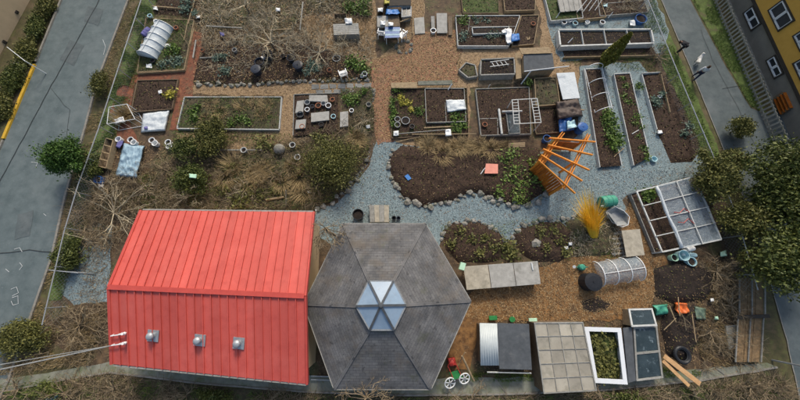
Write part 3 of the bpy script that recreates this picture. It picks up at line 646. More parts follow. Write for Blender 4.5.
# ================================================================ GARDEN BEDS
def bed(label, c4, h, bm, sm, cat='garden bed', name='raised_bed', div=(), thick=.05, soil_drop=.06, rough=.04, sides=(0, 1, 2, 3), group=None, crown=.04):
    c = [P(x, y, h) for x, y in c4]; ctr = sum(c, Vector()) / 4; t = thing(name, label, cat, Vector((ctr.x, ctr.y, 0)), group)
    for i in sides:
        a, b = c[i], c[(i + 1) % 4]; d = (b - a).normalized(); j = RN.uniform(-.012, .012)
        MB().bar(a - up * (h / 2 - .01 + j) + d * (thick if i % 2 else -.0), b - up * (h / 2 - .01 + j) - d * (thick if i % 2 else .0), thick, h + .02).build('board', bm, t)
    w = [(ctr.x + (p.x - ctr.x) * .985, ctr.y + (p.y - ctr.y) * .985) for p in c]
    mound('soil', w, sm, max(h - soil_drop, .035), crown, t, cell=.15, rough=rough, fall=.3)
    for u0, v0, u1, v1, m in div:
        a, b = P(*quad(c4, u0, v0), h), P(*quad(c4, u1, v1), h); MB().bar(a - up * .08, b - up * .08, .045, .17).build('divider', m, t)
    return t
STONES = []
for k in range(6):
    bm_ = bmesh.new(); bmesh.ops.create_icosphere(bm_, subdivisions=1, radius=.5)
    for v in bm_.verts:
        n_ = noise.noise(v.co * 2.1 + Vector((k * 7, 0, 0))); v.co *= 1 + .45 * n_; v.co.z *= .62
    me_ = bpy.data.meshes.new('stone'); bm_.to_mesh(me_); bm_.free(); me_.materials.append(MAT['stone']); STONES.append(me_)
def stones(t, pts, size=.34, px=True, gap=.8, closed=False, m=None, jit=.42, z=0.0, name='stone'):
    w = [Vector((*q, 0)) for q in (wpoly(pts) if px else pts)]
    if closed: w.append(w[0])
    for a, b in zip(w, w[1:]):
        L = (b - a).length; d = (b - a) / max(L, 1e-6); s = RN.uniform(0, .2)
        while s < L:
            sz = size * RN.uniform(.42, 1.4); p = a + d * s + Vector((RN.uniform(-1, 1), RN.uniform(-1, 1), 0)) * sz * jit
            o = bpy.data.objects.new(name, RN.choice(STONES)); COL.objects.link(o); o.parent = t; o.location = p + up * (sz * .16 + z) - wloc(t)
            o.rotation_euler = (RN.uniform(-.3, .3), RN.uniform(-.3, .3), RN.uniform(0, 6.3)); o.scale = (sz * RN.uniform(.85, 1.2), sz, sz * RN.uniform(.8, 1.2))
            s += sz * gap
def plot(label, pts, sm, height=.14, rough=.06, edge=None, esize=.34, name='garden_plot', cat='garden bed', amp=.12, fall=.6, cell=.16, closed=True):
    w = rough_edge(wpoly(pts), .5, amp, len(label)); a = np.array(w).mean(0); t = thing(name, label, cat, Vector((a[0], a[1], 0)))
    mound('soil', w, sm, .02, height, t, cell=cell, rough=rough, fall=fall)
    if edge: stones(t, edge, esize, closed=False)
    return t
def board(name, label, cat, a, b, w, h, m, group=None):
    d = MB().bar(a, b, w, h); return d.build(name, m, label=label, cat=cat, group=group, bevel=.006)

# --- left column
bed('brown bed under the white plastic tunnel near the left fence', [(146, 18), (194, 20), (184, 70), (137, 73)], .22, 'tan_board', 'weedy_soil', div=[(.0, .98, 1, .98, 'tan_board')])
bed('dark soil bed with brown rails above the white cloth sheet', [(137.5, 80.5), (178, 79.5), (172, 109), (131, 112)], .2, 'brown_board', 'soil')
bed('long rectangular bed with white edge boards and dry weeds', [(184.5, 97), (281.5, 97), (279, 129.5), (177, 128.5)], .22, 'white_board', 'weedy_soil', rough=.05)
plot('wide weedy plot around the black bins below the bare tree', [(197, 62), (215, 44), (262, 44), (300, 40), (345, 56), (372, 68), (368, 79), (300, 81), (250, 84), (194, 83)], 'soil', .12, edge=[(194, 84), (220, 85), (250, 85), (275, 82), (300, 82), (335, 81), (368, 80)], esize=.3)
plot('overgrown plot in the top left behind the bare tree', [(198, -20), (300, -20), (302, 18), (290, 34), (240, 30), (202, 26)], 'weedy_soil', .1)
plot('weedy plot at the top under pale bare twigs', [(306, -20), (362, -20), (362, 8), (330, 12), (306, 14)], 'weedy_soil', .1)
plot('small square plot at the top beside the left fence', [(162, -20), (196, -20), (194, 12), (176, 16), (154, 14)], 'soil', .1)
bed('crowded potting bed filled with pots and grey slabs', [(294, 94.5), (338, 93), (338, 133), (293, 136)], .2, 'grey_board', 'soil', sides=(0, 3))
pl = plot('plot edged by a curved chain of white stones beside the red path', [(341, 92), (357, 87), (372, 89), (374, 106), (374, 132), (362, 140), (341, 132)], 'weedy_soil', .12)
stones(pl, [(346, 94.5), (352, 93), (358, 90), (363, 87.5), (369, 87), (373, 90), (374, 96), (373, 102)], .26, gap=.95, jit=.1)
bed('small timber bed below the crowded potting bed', [(341, 97), (349, 96), (349, 131), (341, 132)], .18, 'brown_board', 'dirt')
# wild garden above the red roof
wg = plot('wild stony rockery plot with tall dry grass above the red roof', [(216, 160), (262, 150), (300, 146), (345, 132), (372, 122), (368, 156), (352, 182), (330, 203), (312, 212), (218, 211)], 'weedy_soil', .22, rough=.12)
stones(wg, [(240, 150), (262, 156), (285, 160), (300, 158), (322, 155)], .4, gap=.9)
stones(wg, [(368, 158), (356, 180), (332, 203), (306, 209)], .36, gap=1.0)
stones(wg, [(318, 184), (312, 195), (300, 205), (270, 200)], .36, gap=1.5, jit=.8)
# flagstones
fs = thing('flagstone_path', 'short path of grey flagstones below the white chair', 'path', P(348, 86))
for r_ in range(2):
    for k in range(7):
        x = 312 + k * 8.6 + r_ * 4; y = 84.5 + r_ * 5.2 - k * .25; q = [P(x + dx + RN.uniform(-.7, .7), y + dy + RN.uniform(-.5, .5), .05) for dx, dy in ((0, 0), (7.4, 0), (7.4, 4.4), (0, 4.4))]
        MB().prism(q, .06).build('flagstone', 'flagstone', fs, bevel=.01)
# --- centre
bed('long white framed bed with mixed crops above the brick paving', [(455.7, 15.7), (520, 15.5), (509, 46), (458, 46)], .3, 'white_board', 'soil', div=[(.22, 0, .2, .5, 'grey_board'), (.2, .36, 1, .36, 'grey_board')])
bed('tan bed of bare soil joined to the end of the long white bed', [(521.5, 15.5), (539, 15), (534, 44), (512, 46)], .25, 'tan_board', 'soil')
bed('green grassy bed at the top above the long white bed', [(460, -14), (498, -14), (499, 13), (463, 13.5)], .2, 'brown_board', 'grassy_soil')
bed('dark soil bed with pale rails at the top centre', [(502, -14), (536, -14), (535, 10), (505, 11)], .25, 'tan_board', 'soil')
bed('narrow dark trough planter set inside the long white bed', [(472, 27.5), (509, 26.5), (508, 33), (473, 34)], .42, 'white_board', 'dark_soil', cat='planter', name='trough_planter')
hp = [(459, 70), (466, 62.5), (475, 65), (477.5, 76), (468, 77.5)]
t = thing('corner_planter', 'small five sided timber planter on the trodden path', 'planter', P(468, 70))
w_ = [P(x, y, .3) for x, y in hp]
for i in range(5): MB().bar(w_[i] - up * .14, w_[(i + 1) % 5] - up * .14, .09, .3).build('board', 'grey_board', t)
mound('soil', [(p.x, p.y) for p in w_], 'weedy_soil', .22, .04, t, fall=.2)
bed('grey timber box planter holding a white lattice', [(481, 59.5), (514, 58), (515, 74), (480.5, 75)], .6, 'grey_board', 'dark_soil', soil_drop=.1, cat='planter', name='box_planter', thick=.09)
b10 = bed('wide planted bed with an inner frame right of the red path', [(391, 88.5), (467, 88), (468.5, 134), (391.5, 138)], .2, 'brown_board', 'soil')
bed('inner timber frame of bare soil holding the crumpled white sheet', [(425, 88.5), (464, 88.5), (466, 121.5), (426.5, 122.5)], .34, 'grey_board', 'soil', div=[(.5, .42, .5, 1, 'grey_board')], name='inner_frame')
bed('soil bed with thin pale rails beside the white trellis', [(475.6, 89), (529, 87), (531, 134), (481, 135.5)], .24, 'grey_board', 'soil', div=[(.0, .64, .36, .64, 'grey_board'), (.36, .64, .34, 1, 'grey_board')])
bed('bare soil bed behind the white ladder trellis', [(533, 108), (556, 107), (560, 132), (536, 134)], .2, 'brown_board', 'soil')
bed('tan timber frame of weeds between the dark cold frame and grey panel', [(534.5, 78.5), (556, 77), (560, 104), (536, 106)], .4, 'tan_board', 'weedy_soil')
# --- top right
bed('long white box of four soil squares under the cypress', [(558.5, 29.5), (651, 29), (654, 43), (560.5, 46)], .5, 'white_board', 'dark_soil', div=[(.245, 0, .25, 1, 'white_board'), (.49, 0, .495, 1, 'white_board'), (.735, 0, .745, 1, 'white_board')], thick=.12, soil_drop=.16)
bed('pale framed bed at the top beside the tan path', [(543, -10), (578, -12), (583, 18), (551, 21)], .3, 'white_board', 'grassy_soil')
bed('timber bed with pale stakes at the top right', [(572, -10), (596, -12), (606, 17), (578, 20)], .3, 'tan_board', 'soil')
bed('grey railed bed of pulled stalks at the top right', [(597, -8), (640, -12), (648, 12), (600, 16)], .3, 'grey_board', 'soil', div=[(.1, .5, .95, .5, 'grey_board')])
board('edging_board', 'thin pale edging board below the long white box', 'board', P(563, 58, .15), P(655, 56, .15), .06, .22, 'tan_board')
plot('strip of bare brown soil under the long white box', [(562, 50), (652, 47), (658, 56), (564, 60)], 'soil', .08)
long1 = bed('long narrow bed under white plastic hoops on the gravel', [(584, 69), (601, 68), (622, 166), (600, 168)], .25, 'white_board', 'soil', sides=(0, 1, 3), crown=.08)
bed('long narrow leafy bed in the middle of three on the gravel', [(614, 74), (630, 73), (650, 158), (634, 166)], .25, 'white_board', 'soil', sides=(0, 1, 3), crown=.08)
plot('long wide bed of bare soil next to the right fence', [(642, 75), (662, 74), (678, 98), (700, 148), (692, 162), (672, 163), (656, 130)], 'soil', .16)
board('edging_board', 'pale board along the left edge of the bed by the right fence', 'board', P(641, 75, .14), P(656, 130, .14), .05, .25, 'white_board'); board('edging_board', 'pale board along the top of the bed by the right fence', 'board', P(641, 74, .14), P(659, 73, .14), .05, .25, 'white_board'); board('edging_board', 'short pale board inside the bed by the right fence', 'board', P(660, 75, .2), P(669, 113, .2), .05, .25, 'tan_board')
# --- stone edged island beds
ba = plot('large kidney shaped soil bed with stone edging amid the gravel', [(391, 152), (402, 146), (440, 148), (478, 148), (510, 146), (538, 148), (548, 168), (546, 190), (526, 205), (505, 204), (490, 198), (472, 193), (450, 201), (424, 207), (404, 199), (393, 182), (389, 165)], 'soil', .3, rough=.1,
          edge=[(392, 150), (389.5, 165), (393, 182), (404, 199), (424, 207.5), (450, 201.5), (472, 194), (490, 199), (505, 205), (526, 206), (546, 191), (549, 172)], esize=.42)
stones(ba, [(397, 186), (410, 199), (430, 203)], .34, gap=1.5, jit=.8); stones(ba, [(484, 194), (500, 200), (520, 201), (540, 190)], .36, gap=1.4, jit=.7)
b1 = plot('stone edged soil bed below the gravel next to the pavilion', [(442, 230), (455, 223), (478, 222), (497, 231), (506, 243), (502, 258), (484, 262), (458, 263), (446, 250)], 'soil', .22, rough=.1, edge=[(441, 240), (444, 229), (456, 222), (478, 221), (497, 230), (507, 242)], esize=.36)
b2 = plot('stone edged soil bed between the table and the golden grass', [(513, 236), (522, 226), (545, 221), (560, 222), (574, 232), (572, 250), (560, 262), (534, 262), (518, 252)], 'soil', .22, rough=.1, edge=[(512, 244), (513, 235), (522, 225), (545, 220.5), (562, 221)], esize=.36)
stones(b2, [(527, 250), (532, 246), (530, 256)], .6, gap=1.2, jit=.4)
b3 = plot('stony plot of prunings around the golden grass', [(563, 222), (580, 214), (600, 212), (616, 226), (618, 254), (600, 257), (572, 257), (576, 240)], 'weedy_soil', .2, rough=.1, edge=[(566, 222), (580, 214), (592, 212)], esize=.3)
plot('heap of dark soil below the white framed greenhouse bed', [(652, 268), (672, 262), (706, 262), (716, 282), (704, 300), (676, 304), (656, 296)], 'dark_soil', .25, rough=.12)
plot('black compost heap behind the window cold frames', [(662, 306), (694, 304), (698, 340), (690, 362), (666, 354), (660, 330)], 'dark_soil', .3, rough=.12)
plot('dark bare soil patch below the small plastic tunnel', [(578, 300), (598, 296), (614, 303), (606, 314), (584, 312)], 'dark_soil', .05, rough=.03)

ORD = 'first second third fourth fifth sixth seventh eighth ninth tenth eleventh twelfth'.split()
def ordered(L):
    '''(item, phrase) saying which one along the longer direction of the set'''
    xs, ys = [q[0] for q in L], [q[1] for q in L]; h = max(xs) - min(xs) >= max(ys) - min(ys)
    S = sorted(L, key=lambda q: (q[0], q[1]) if h else (q[1], q[0]))
    return [(q, ORD[i] + (' from the left' if h else ' from the top')) for i, q in enumerate(S)]
# ================================================================ PLANTS
def leafy(name, label, px, py, r, h, m, n=60, cat='plant', group=None, z=.2, leaf=None, flat=.5):
    p = P(px, py, z); c = NP.normal(size=(n, 3)) * np.array([r * .5, r * .5, h * .28]); c[:, 2] = np.abs(c[:, 2]) + h * .25
    q = leaves(c + np.array(p), leaf or max(r * .3, .05), flat=flat)
    st_ = np.zeros((n // 4, 3)); d = NP.normal(size=(n // 4, 3)); d[:, 2] = np.abs(d[:, 2]) + .6
    tq, _, _ = twig_quads(np.array(p) + st_, d, np.full(n // 4, h * .8), np.full(n // 4, .008), seg=2)
    t = thing(name, label, cat, p, group)
    np_mesh('foliage', np.concatenate([q, tq]), 4, m, parent=t)
    return t
PL = [  # label, group, material, list of (x, y, radius, height)
 ('bushy bright green crop at the corner of the long white bed', None, 'leaf_bright', [(463, 22, .55, .4)]),
 ('blue green cabbage in the long white bed', 'cabbages in the long white bed', 'leaf_blue', [(464, 36, .4, .35), (462, 41, .35, .3), (490, 37, .4, .35), (496, 36, .4, .35), (486, 36, .3, .3)]),
 ('grey green seedling in the top row of the long white bed', 'seedlings in the long white bed', 'leaf_blue', [(474, 20, .25, .2), (479, 22, .25, .2), (484, 20, .25, .2), (488, 22, .2, .2), (476, 24, .2, .2)]),
 ('tall blue green kale at the top of the left brick path', 'kale plants at the left path', 'leaf_blue', [(190, 3, .7, .7), (187, 11, .5, .6), (196, 14, .35, .4)]),
 ('leafy green plant in the bed with the white tunnel', 'greens beside the white tunnel', 'leaf_bright', [(174, 48, .45, .4), (178, 53, .4, .4), (168, 54, .35, .35)]),
 ('grey green leafy plant below the white tunnel', 'grey greens below the white tunnel', 'leaf_blue', [(170, 62, .4, .3), (177, 64, .4, .3), (163, 66, .3, .3), (180, 60, .3, .3)]),
 ('yellow green bush in the dark bed by the left path', None, 'leaf_gold', [(172, 95.5, .45, .4)]),
 ('small green clump in the white edged bed', 'green clumps in the white edged bed', 'leaf_bright', [(194, 112, .4, .3), (198, 108, .3, .3), (196, 119, .45, .3), (232, 124, .4, .35), (240, 119, .4, .35), (248, 122, .4, .3), (210, 126, .35, .3)]),
 ('bright green bush beside the white plastic chair', 'bright green bushes by the white chair', 'leaf_bright', [(356, 66, .7, .5), (364, 69, .6, .5), (352, 62, .5, .4)]),
 ('green leafy plant beside the black bins', 'greens by the black bins', 'leaf_blue', [(312, 66, .5, .4), (318, 68, .4, .4), (226, 72, .5, .4), (218, 58, .35, .3), (224, 57, .35, .3), (308, 72, .35, .3)]),
 ('green shrub inside the curve of white stones', 'greens inside the white stones', 'leaf_bright', [(347, 99, .4, .4), (356, 98, .45, .4), (350, 103, .4, .35), (364, 92, .3, .3)]),
 ('small yellow flowering clump in the planted bed by the red path', 'yellow clumps by the red path', 'leaf_gold', [(407, 103, .3, .25), (400, 98, .22, .2), (402, 104, .2, .2), (411, 110, .18, .2)]),
 ('green tuft at the planted bed edge by the red path', 'green tufts along the red path', 'leaf_bright', [(393, 101, .28, .3), (392, 108, .28, .3), (394, 113, .25, .3), (392, 118, .28, .3), (396, 91, .3, .3), (394, 125, .25, .25), (418, 112, .35, .3)]),
 ('bright green lettuce below the crumpled white sheet', 'lettuces below the white sheet', 'leaf_bright', [(455, 117, .5, .35), (452, 119, .4, .3), (461, 118, .35, .35), (454, 128, .4, .4), (463, 126, .35, .3), (458, 130, .35, .3)]),
 ('lush green crop at the lower end of the hooped bed', 'lush greens in the hooped bed', 'leaf_bright', [(606, 118, .55, .4), (611, 124, .55, .4), (607, 130, .55, .4), (614, 134, .55, .4), (610, 140, .55, .4), (617, 143, .5, .4), (612, 148, .5, .4), (604, 122, .4, .35), (608, 113, .4, .3)]),
 ('green vegetable plant in the middle narrow bed', 'vegetables in the middle narrow bed', 'leaf_bright', [(621, 80, .26, .22), (625, 87, .32, .25), (623, 96, .3, .25), (628, 103, .34, .25), (636, 117, .34, .25), (634, 124, .34, .25), (640, 128, .28, .22), (642, 149, .3, .22), (645, 157, .34, .22), (638, 88, .36, .3), (637, 137, .22, .2)]),
 ('grey green plant in the bare bed by the right fence', 'plants in the bare right bed', 'leaf_blue', [(656, 104, .4, .3), (654, 100, .3, .3), (661, 95, .3, .3), (683, 134, .3, .3), (688, 126, .3, .25)]),
 ('green clump inside the white framed greenhouse bed', 'greens in the greenhouse bed', 'leaf_bright', [(646, 197, .5, .4), (650, 193, .35, .3), (644, 192, .3, .3)]),
 ('green weed on the slope of the kidney shaped bed', 'weeds on the kidney bed', 'grass_blade', [(505, 160, .6, .35), (515, 170, .7, .4), (522, 185, .7, .4), (508, 180, .6, .35), (530, 165, .6, .4), (535, 180, .6, .4), (518, 196, .6, .35), (500, 192, .5, .3), (512, 154, .5, .3)]),
 ('low green plant in the stone edged bed by the pavilion', 'plants in the bed by the pavilion', 'leaf_olive', [(460, 232, .4, .3), (472, 240, .4, .3), (486, 238, .4, .3), (452, 244, .4, .3), (480, 252, .35, .25), (494, 248, .4, .3), (508, 246, .5, .3), (512, 254, .5, .3)]),
 ('low green plant in the stone edged bed beside the golden grass', 'plants beside the golden grass', 'leaf_olive', [(540, 232, .4, .3), (552, 230, .4, .3), (560, 242, .4, .3), (546, 248, .35, .3), (566, 252, .4, .3)]),
 ('green leafy clump inside the big white window frame', 'greens inside the white window frame', 'leaf_olive', [(594, 338, .45, .4), (600, 350, .45, .4), (596, 362, .45, .4), (608, 358, .4, .35), (604, 371, .45, .4), (613, 368, .4, .35), (600, 334, .4, .35), (614, 345, .35, .3), (597, 375, .4, .3)]),
 ('green weed under the diagonal white pole', None, 'leaf_bright', [(528, 83, .4, .4)]),
 ('green weed at the foot of the dry rockery grass', 'weeds on the rockery', 'leaf_olive', [(262, 143, .6, .5), (270, 146, .5, .4), (318, 138, .5, .4), (324, 141, .5, .4), (232, 168, .5, .5), (250, 192, .6, .5), (240, 200, .6, .5), (262, 196, .5, .4), (226, 190, .5, .5), (276, 190, .5, .4)]),
 ('leafy weed at the top edge behind the blue table', 'weeds at the top edge', 'leaf_bright', [(356, 10, .7, .5), (348, 7, .5, .4), (364, 4, .5, .4), (366, 14, .4, .4)]),
]
UPPER = ['beside the left path top', 'above the left kale', 'at the tan path corner', 'just above the right bins', 'left of the bare right tree', 'right of the bare right tree', 'lowest beside the left path', 'behind the large bare tree']
ROCK = ['leftmost on the rockery', 'at the lower left', 'in the centre', 'below the stone ball', 'inside the large shrub', 'above the large shrub', 'nearest the gravel', 'beside the red path', 'nearest the roof corner', 'below the loose shrub']
for label, grp, m, L in PL:
    for (x, y, r, h), which in ordered(L): leafy('leafy_plant', label + (', ' + which if len(L) > 1 else ''), x, y, r, h, m, n=int(60 + r * 140), group=grp, leaf=.075 if r < .45 else .095, z=.16)
# evergreen shrubs and trees
def tree(name, label, px, py, z, rad, n, m, leaf=.13, clumps=45, cat='tree', group=None, spread=.22, limbs=7, trunk_r=.12, shell=.5):
    c = P(px, py, z); base = Vector((c.x, c.y, 0)); t = thing(name, label, cat, base, group)
    tr = MB(); tr.tube([base, base.lerp(c, .5) + Vector((.05, .03, 0)), c], [trunk_r, trunk_r * .8, trunk_r * .45], 8)
    for k in range(limbs):
        a = k * 6.283 / limbs + RN.uniform(-.3, .3); s = base.lerp(c, RN.uniform(.35, .85)); e = c + Vector((math.cos(a) * rad[0] * .75, math.sin(a) * rad[1] * .75, rad[2] * RN.uniform(-.2, .6)))
        tr.tube([s, s.lerp(e, .5) + up * .1, e], [trunk_r * .5, trunk_r * .3, trunk_r * .1], 5)
    tr.build('trunk', 'bark', t)
    np_mesh('crown', leaves(crown_points(c, rad, int(n * 2.7), int(clumps * 1.8), spread * .9, shell), leaf * .52), 4, m, parent=t)
    return t
tree('evergreen_tree', 'dense bright green evergreen tree at the left street edge', 68, 158, 1.4, (1.1, 1.1, 1.0), 8000, 'leaf_conifer', leaf=.11, clumps=50)
tree('evergreen_tree', 'broad dark tree overhanging the lane in the upper part of the right clump', 792, 178, 2.2, (2.0, 1.8, 1.4), 8500, 'leaf_dark', leaf=.15, clumps=34, spread=.26)
tree('evergreen_tree', 'olive green tree next to the top of the greenhouse bed', 712, 178, 1.3, (1.0, 1.5, .9), 5000, 'leaf_olive', leaf=.13, clumps=32)
tree('evergreen_tree', 'rounded olive shrub tree between greenhouse bed and lane', 742, 222, 1.2, (1.1, 1.2, .9), 3800, 'leaf_olive', leaf=.13, clumps=36)
tree('evergreen_tree', 'large dark tree filling the right edge beside the greenhouse bed', 792, 256, 2.2, (1.9, 1.7, 1.3), 7500, 'leaf_dark', leaf=.15, clumps=30, spread=.26)
tree('evergreen_tree', 'dark tree cut by the right edge above the bottom corner', 812, 215, 2.8, (1.7, 1.9, 1.5), 6500, 'leaf_dark', leaf=.15, clumps=45)
tree('evergreen_tree', 'mid green tree between the two dark trees on the right', 768, 204, 1.7, (1.1, 1.1, .9), 4000, 'leaf_dark', leaf=.13, clumps=36)
tree('evergreen_tree', 'small olive tree at the lane just under the walkers', 733, 160, 1.0, (1.0, .7, .6), 1800, 'leaf_olive', leaf=.12, clumps=26)
tree('evergreen_tree', 'low olive bush growing over the lane edge by the timber ramp', 750, 262, .8, (.8, .8, .6), 1800, 'leaf_olive', leaf=.12, clumps=26)
tree('evergreen_shrub', 'dark green rounded shrub above the left end of the red roof', 192, 178, .8, (1.0, .9, .6), 3800, 'leaf_dark', leaf=.11, cat='shrub', limbs=5, trunk_r=.06)
tree('evergreen_shrub', 'loose green shrub below the white edged bed', 212, 138, .8, (1.1, 1.2, .6), 3600, 'leaf_olive', leaf=.11, cat='shrub', limbs=5, trunk_r=.06)
tree('evergreen_shrub', 'dark green shrub between the white buckets and the loose shrub', 188, 148, .7, (1.0, .8, .5), 1800, 'leaf_dark', leaf=.11, cat='shrub', limbs=5, trunk_r=.06)
tree('evergreen_shrub', 'large brownish green shrub on the rockery next to the gravel', 334, 166, .9, (1.6, 1.6, .8), 6000, 'leaf_olive', leaf=.10, cat='shrub', limbs=7, trunk_r=.07, spread=.28)
tree('evergreen_shrub', 'olive shrub at the foot of the slatted fence', 740, 128, .7, (.8, .7, .5), 2000, 'leaf_olive', leaf=.1, cat='shrub', limbs=4, trunk_r=.05)
tree('evergreen_shrub', 'clipped green shrub low on the left street corner', 22, 337, .5, (1.5, .8, .5), 5000, 'leaf_olive', leaf=.10, cat='shrub', limbs=4, trunk_r=.05)
tree('evergreen_shrub', 'dark shrub between the fence and gravel left of the red roof', 70, 254, .5, (.7, 1.1, .5), 3500, 'leaf_dark', leaf=.10, cat='shrub', limbs=4, trunk_r=.05)
tree('evergreen_shrub', 'brown green shrub at the kerb below the chain link fence corner', 100, 84, .5, (.55, .9, .45), 2200, 'leaf_olive', leaf=.09, cat='shrub', limbs=4, trunk_r=.05)
tree('evergreen_shrub', 'dark green shrub under the left street tree by the fence', 90, 168, .5, (.7, .9, .5), 2500, 'leaf_dark', leaf=.10, cat='shrub', limbs=4, trunk_r=.05)
for k, (x, y, rx, ry) in enumerate([(47, 6, .55, 1.0), (37, 28, .55, 1.0), (26, 50, .6, 1.1), (13, 78, .7, 1.2), (1, 106, .8, 1.2)]):
    tree('hedge_shrub', 'dark hedge shrub before the cream house, ' + ['at the top edge', 'second from the top edge', 'in the middle of the hedge', 'fourth from the top edge', 'last one cut by the left edge'][k], x, y, .32, (rx, ry, .35), 3000, 'leaf_dark' if k % 2 else 'leaf_olive', leaf=.12, cat='shrub', limbs=4, trunk_r=.05, group='hedge shrubs by the cream house')
# cypress
cb = P(601, 66); cy = thing('cypress_tree', 'slim dark olive columnar cypress leaning past the white box', 'tree', cb)
MB().tube([cb, cb + up * 2.9], [.06, .02], 7).build('trunk', 'bark', cy)
hh = NP.uniform(0, 1, 5200) ** 1.2; rr = .62 * np.clip(np.minimum(.35 + hh * 2.2, (1.02 - hh) ** .62 * 1.15), 0, 1) * NP.uniform(.5, 1, 5200) ** .5; an = NP.uniform(0, 6.283, 5200)
np_mesh('crown', leaves(np.stack([cb.x + rr * np.cos(an), cb.y + rr * np.sin(an), .15 + hh * 3.1], 1), .07), 4, 'cypress_leaf', parent=cy)

# bare trees and shrubs
def bare(name, label, px, py, n0, length, m='twig', cat='shrub', trunk_h=.3, w=.03, upness=.7, kids=(5, 4), group=None, lean=(0, 0), wander=.22, droop=.1):
    b = P(px, py); t = thing(name, label, cat, b, group)
    MB().tube([b, b + Vector((lean[0] * .2, lean[1] * .2, trunk_h))], [w * 2.2, w * 1.5], 7).build('trunk', 'bark', t)
    s = np.tile(np.array(b + up * trunk_h), (n0, 1)); a = NP.uniform(0, 6.283, n0)
    d = np.stack([np.cos(a) + lean[0], np.sin(a) + lean[1], np.full(n0, upness) * NP.uniform(.4, 1.5, n0)], 1)
    L = np.full(n0, length) * NP.uniform(.6, 1.15, n0); W = np.full(n0, w); out = []
    q, pts, dd = twig_quads(s, d, L, W, 5, wander, droop); out.append(q)
    for k in kids:
        n = len(pts); st_, di, le, wi = [], [], [], []
        for j in range(k):
            f = NP.integers(2, pts.shape[1], n); i = np.arange(n); st_.append(pts[i, f]); tng = pts[i, f] - pts[i, f - 1]; tng /= np.linalg.norm(tng, axis=1)[:, None] + 1e-9
            di.append(tng + NP.normal(size=(n, 3)) * .55); le.append(L * NP.uniform(.3, .6, n)); wi.append(W * .5)
        s, d, L, W = np.concatenate(st_), np.concatenate(di), np.concatenate(le), np.concatenate(wi)
        q, pts, dd = twig_quads(s, d, L, np.maximum(W, .006), 4, wander * 1.2, droop); out.append(q)
    np_mesh('crown', np.concatenate(out), 4, m, parent=t)
    return t
bare('bare_tree', 'leafless pale tree spreading over the plot with black bins', 276, 52, 11, 2.1, 'twig_pale', 'tree', 1.0, .045, .5, (6, 5, 3))
bare('bare_tree', 'leafless pale tree right of the black bins', 322, 60, 9, 1.7, 'twig_pale', 'tree', .8, .04, .5, (6, 5, 3))
bare('bare_tree', 'leafless tree at the top edge left of the grey crate', 250, 14, 9, 1.7, 'twig_pale', 'tree', .8, .04, .5, (5, 4, 2))
for k, (x, y, L_, m_) in enumerate([(222, 20, 1.1, 'twig_pale'), (238, 42, 1.0, 'twig_pale'), (300, 22, 1.1, 'twig_pale'), (292, 44, .9, 'twig'), (312, 44, 1.0, 'twig_pale'), (346, 46, .9, 'twig_pale'), (212, 50, .8, 'twig'), (268, 24, 1.2, 'twig_pale')]):
    bare('bare_shrub', 'raised bare bush in the upper plots, ' + UPPER[k], x, y, 9, L_, m_, upness=.9, kids=(5, 4), w=.022, group='bare bushes of the upper plots')
for k, (x, y, L_, m_) in enumerate([(228, 176, .9, 'twig'), (246, 192, .9, 'twig_pale'), (276, 178, 1.0, 'twig'), (302, 168, .9, 'twig'), (334, 168, 1.3, 'twig_pale'), (350, 150, 1.0, 'twig'), (318, 190, .9, 'twig'), (362, 124, .8, 'twig_pale'), (200, 196, 1.1, 'twig_pale'), (204, 160, 1.0, 'twig')]):
    bare('bare_shrub', 'leafless bush above the red roof, ' + ROCK[k], x, y, 10, L_, m_, upness=.8, kids=(5, 4), w=.022, group='bare bushes above the red roof')
bare('bare_shrub', 'leafless shrub at the top edge above the grey crate', 322, 6, 8, 1.2, 'twig_pale', kids=(4, 4))
bare('bare_shrub', 'long arching bare branches at the left end of the red roof', 118, 214, 14, 2.3, 'twig_pale', upness=.28, w=.035, kids=(4, 4), droop=.02)
bare('bare_shrub', 'tangle of bare branches above the red roof corner', 150, 192, 12, 1.7, 'twig', upness=.4, kids=(5, 4))
bare('bare_shrub', 'brown bare shrub below the white tarp', 112, 192, 10, 1.3, 'twig', upness=.4, kids=(5, 4))
bare('bare_shrub', 'bare shrub between the tarp and dark green shrub', 166, 170, 10, 1.2, 'twig', upness=.4, kids=(5, 4))
bare('bare_shrub', 'bare brown shrub against the lower left wall of the red building', 84, 325, 14, 1.6, 'twig', upness=.4, kids=(5, 4), w=.035)
bare('bare_shrub', 'bare shrub behind the pavilion at its top left edge', 336, 236, 12, 1.2, 'twig', upness=.35, kids=(6, 5), trunk_h=3.0, lean=(.2, -.7), w=.035)
bare('bare_tree', 'leafless twiggy tree rising over the lower edge of the pavilion', 372, 380, 10, 1.0, 'twig', 'tree', 2.9, .035, .35, (4, 4, 2), lean=(0, .9))
bare('bare_shrub', 'pile of pruned branches by the top of the right fence', 655, 60, 16, 1.1, 'twig', upness=.15, kids=(4, 3), lean=(.6, .1))
bare('bare_shrub', 'brown twiggy shrub in the bottom right garden corner', 706, 330, 14, 1.4, 'twig', upness=.4, kids=(5, 4))
bare('bare_shrub', 'tangled brown brush below the greenhouse bed', 712, 272, 14, 1.3, 'twig', upness=.4, kids=(5, 4))
bare('bare_shrub', 'bare twiggy brush next to the timber steps', 726, 305, 12, 1.2, 'twig', upness=.35, kids=(5, 4))
bare('bare_shrub', 'pulled dry stalks lying in the top right bed', 628, 12, 12, 1.0, 'twig', upness=.15, kids=(4, 3), lean=(.4, .5))
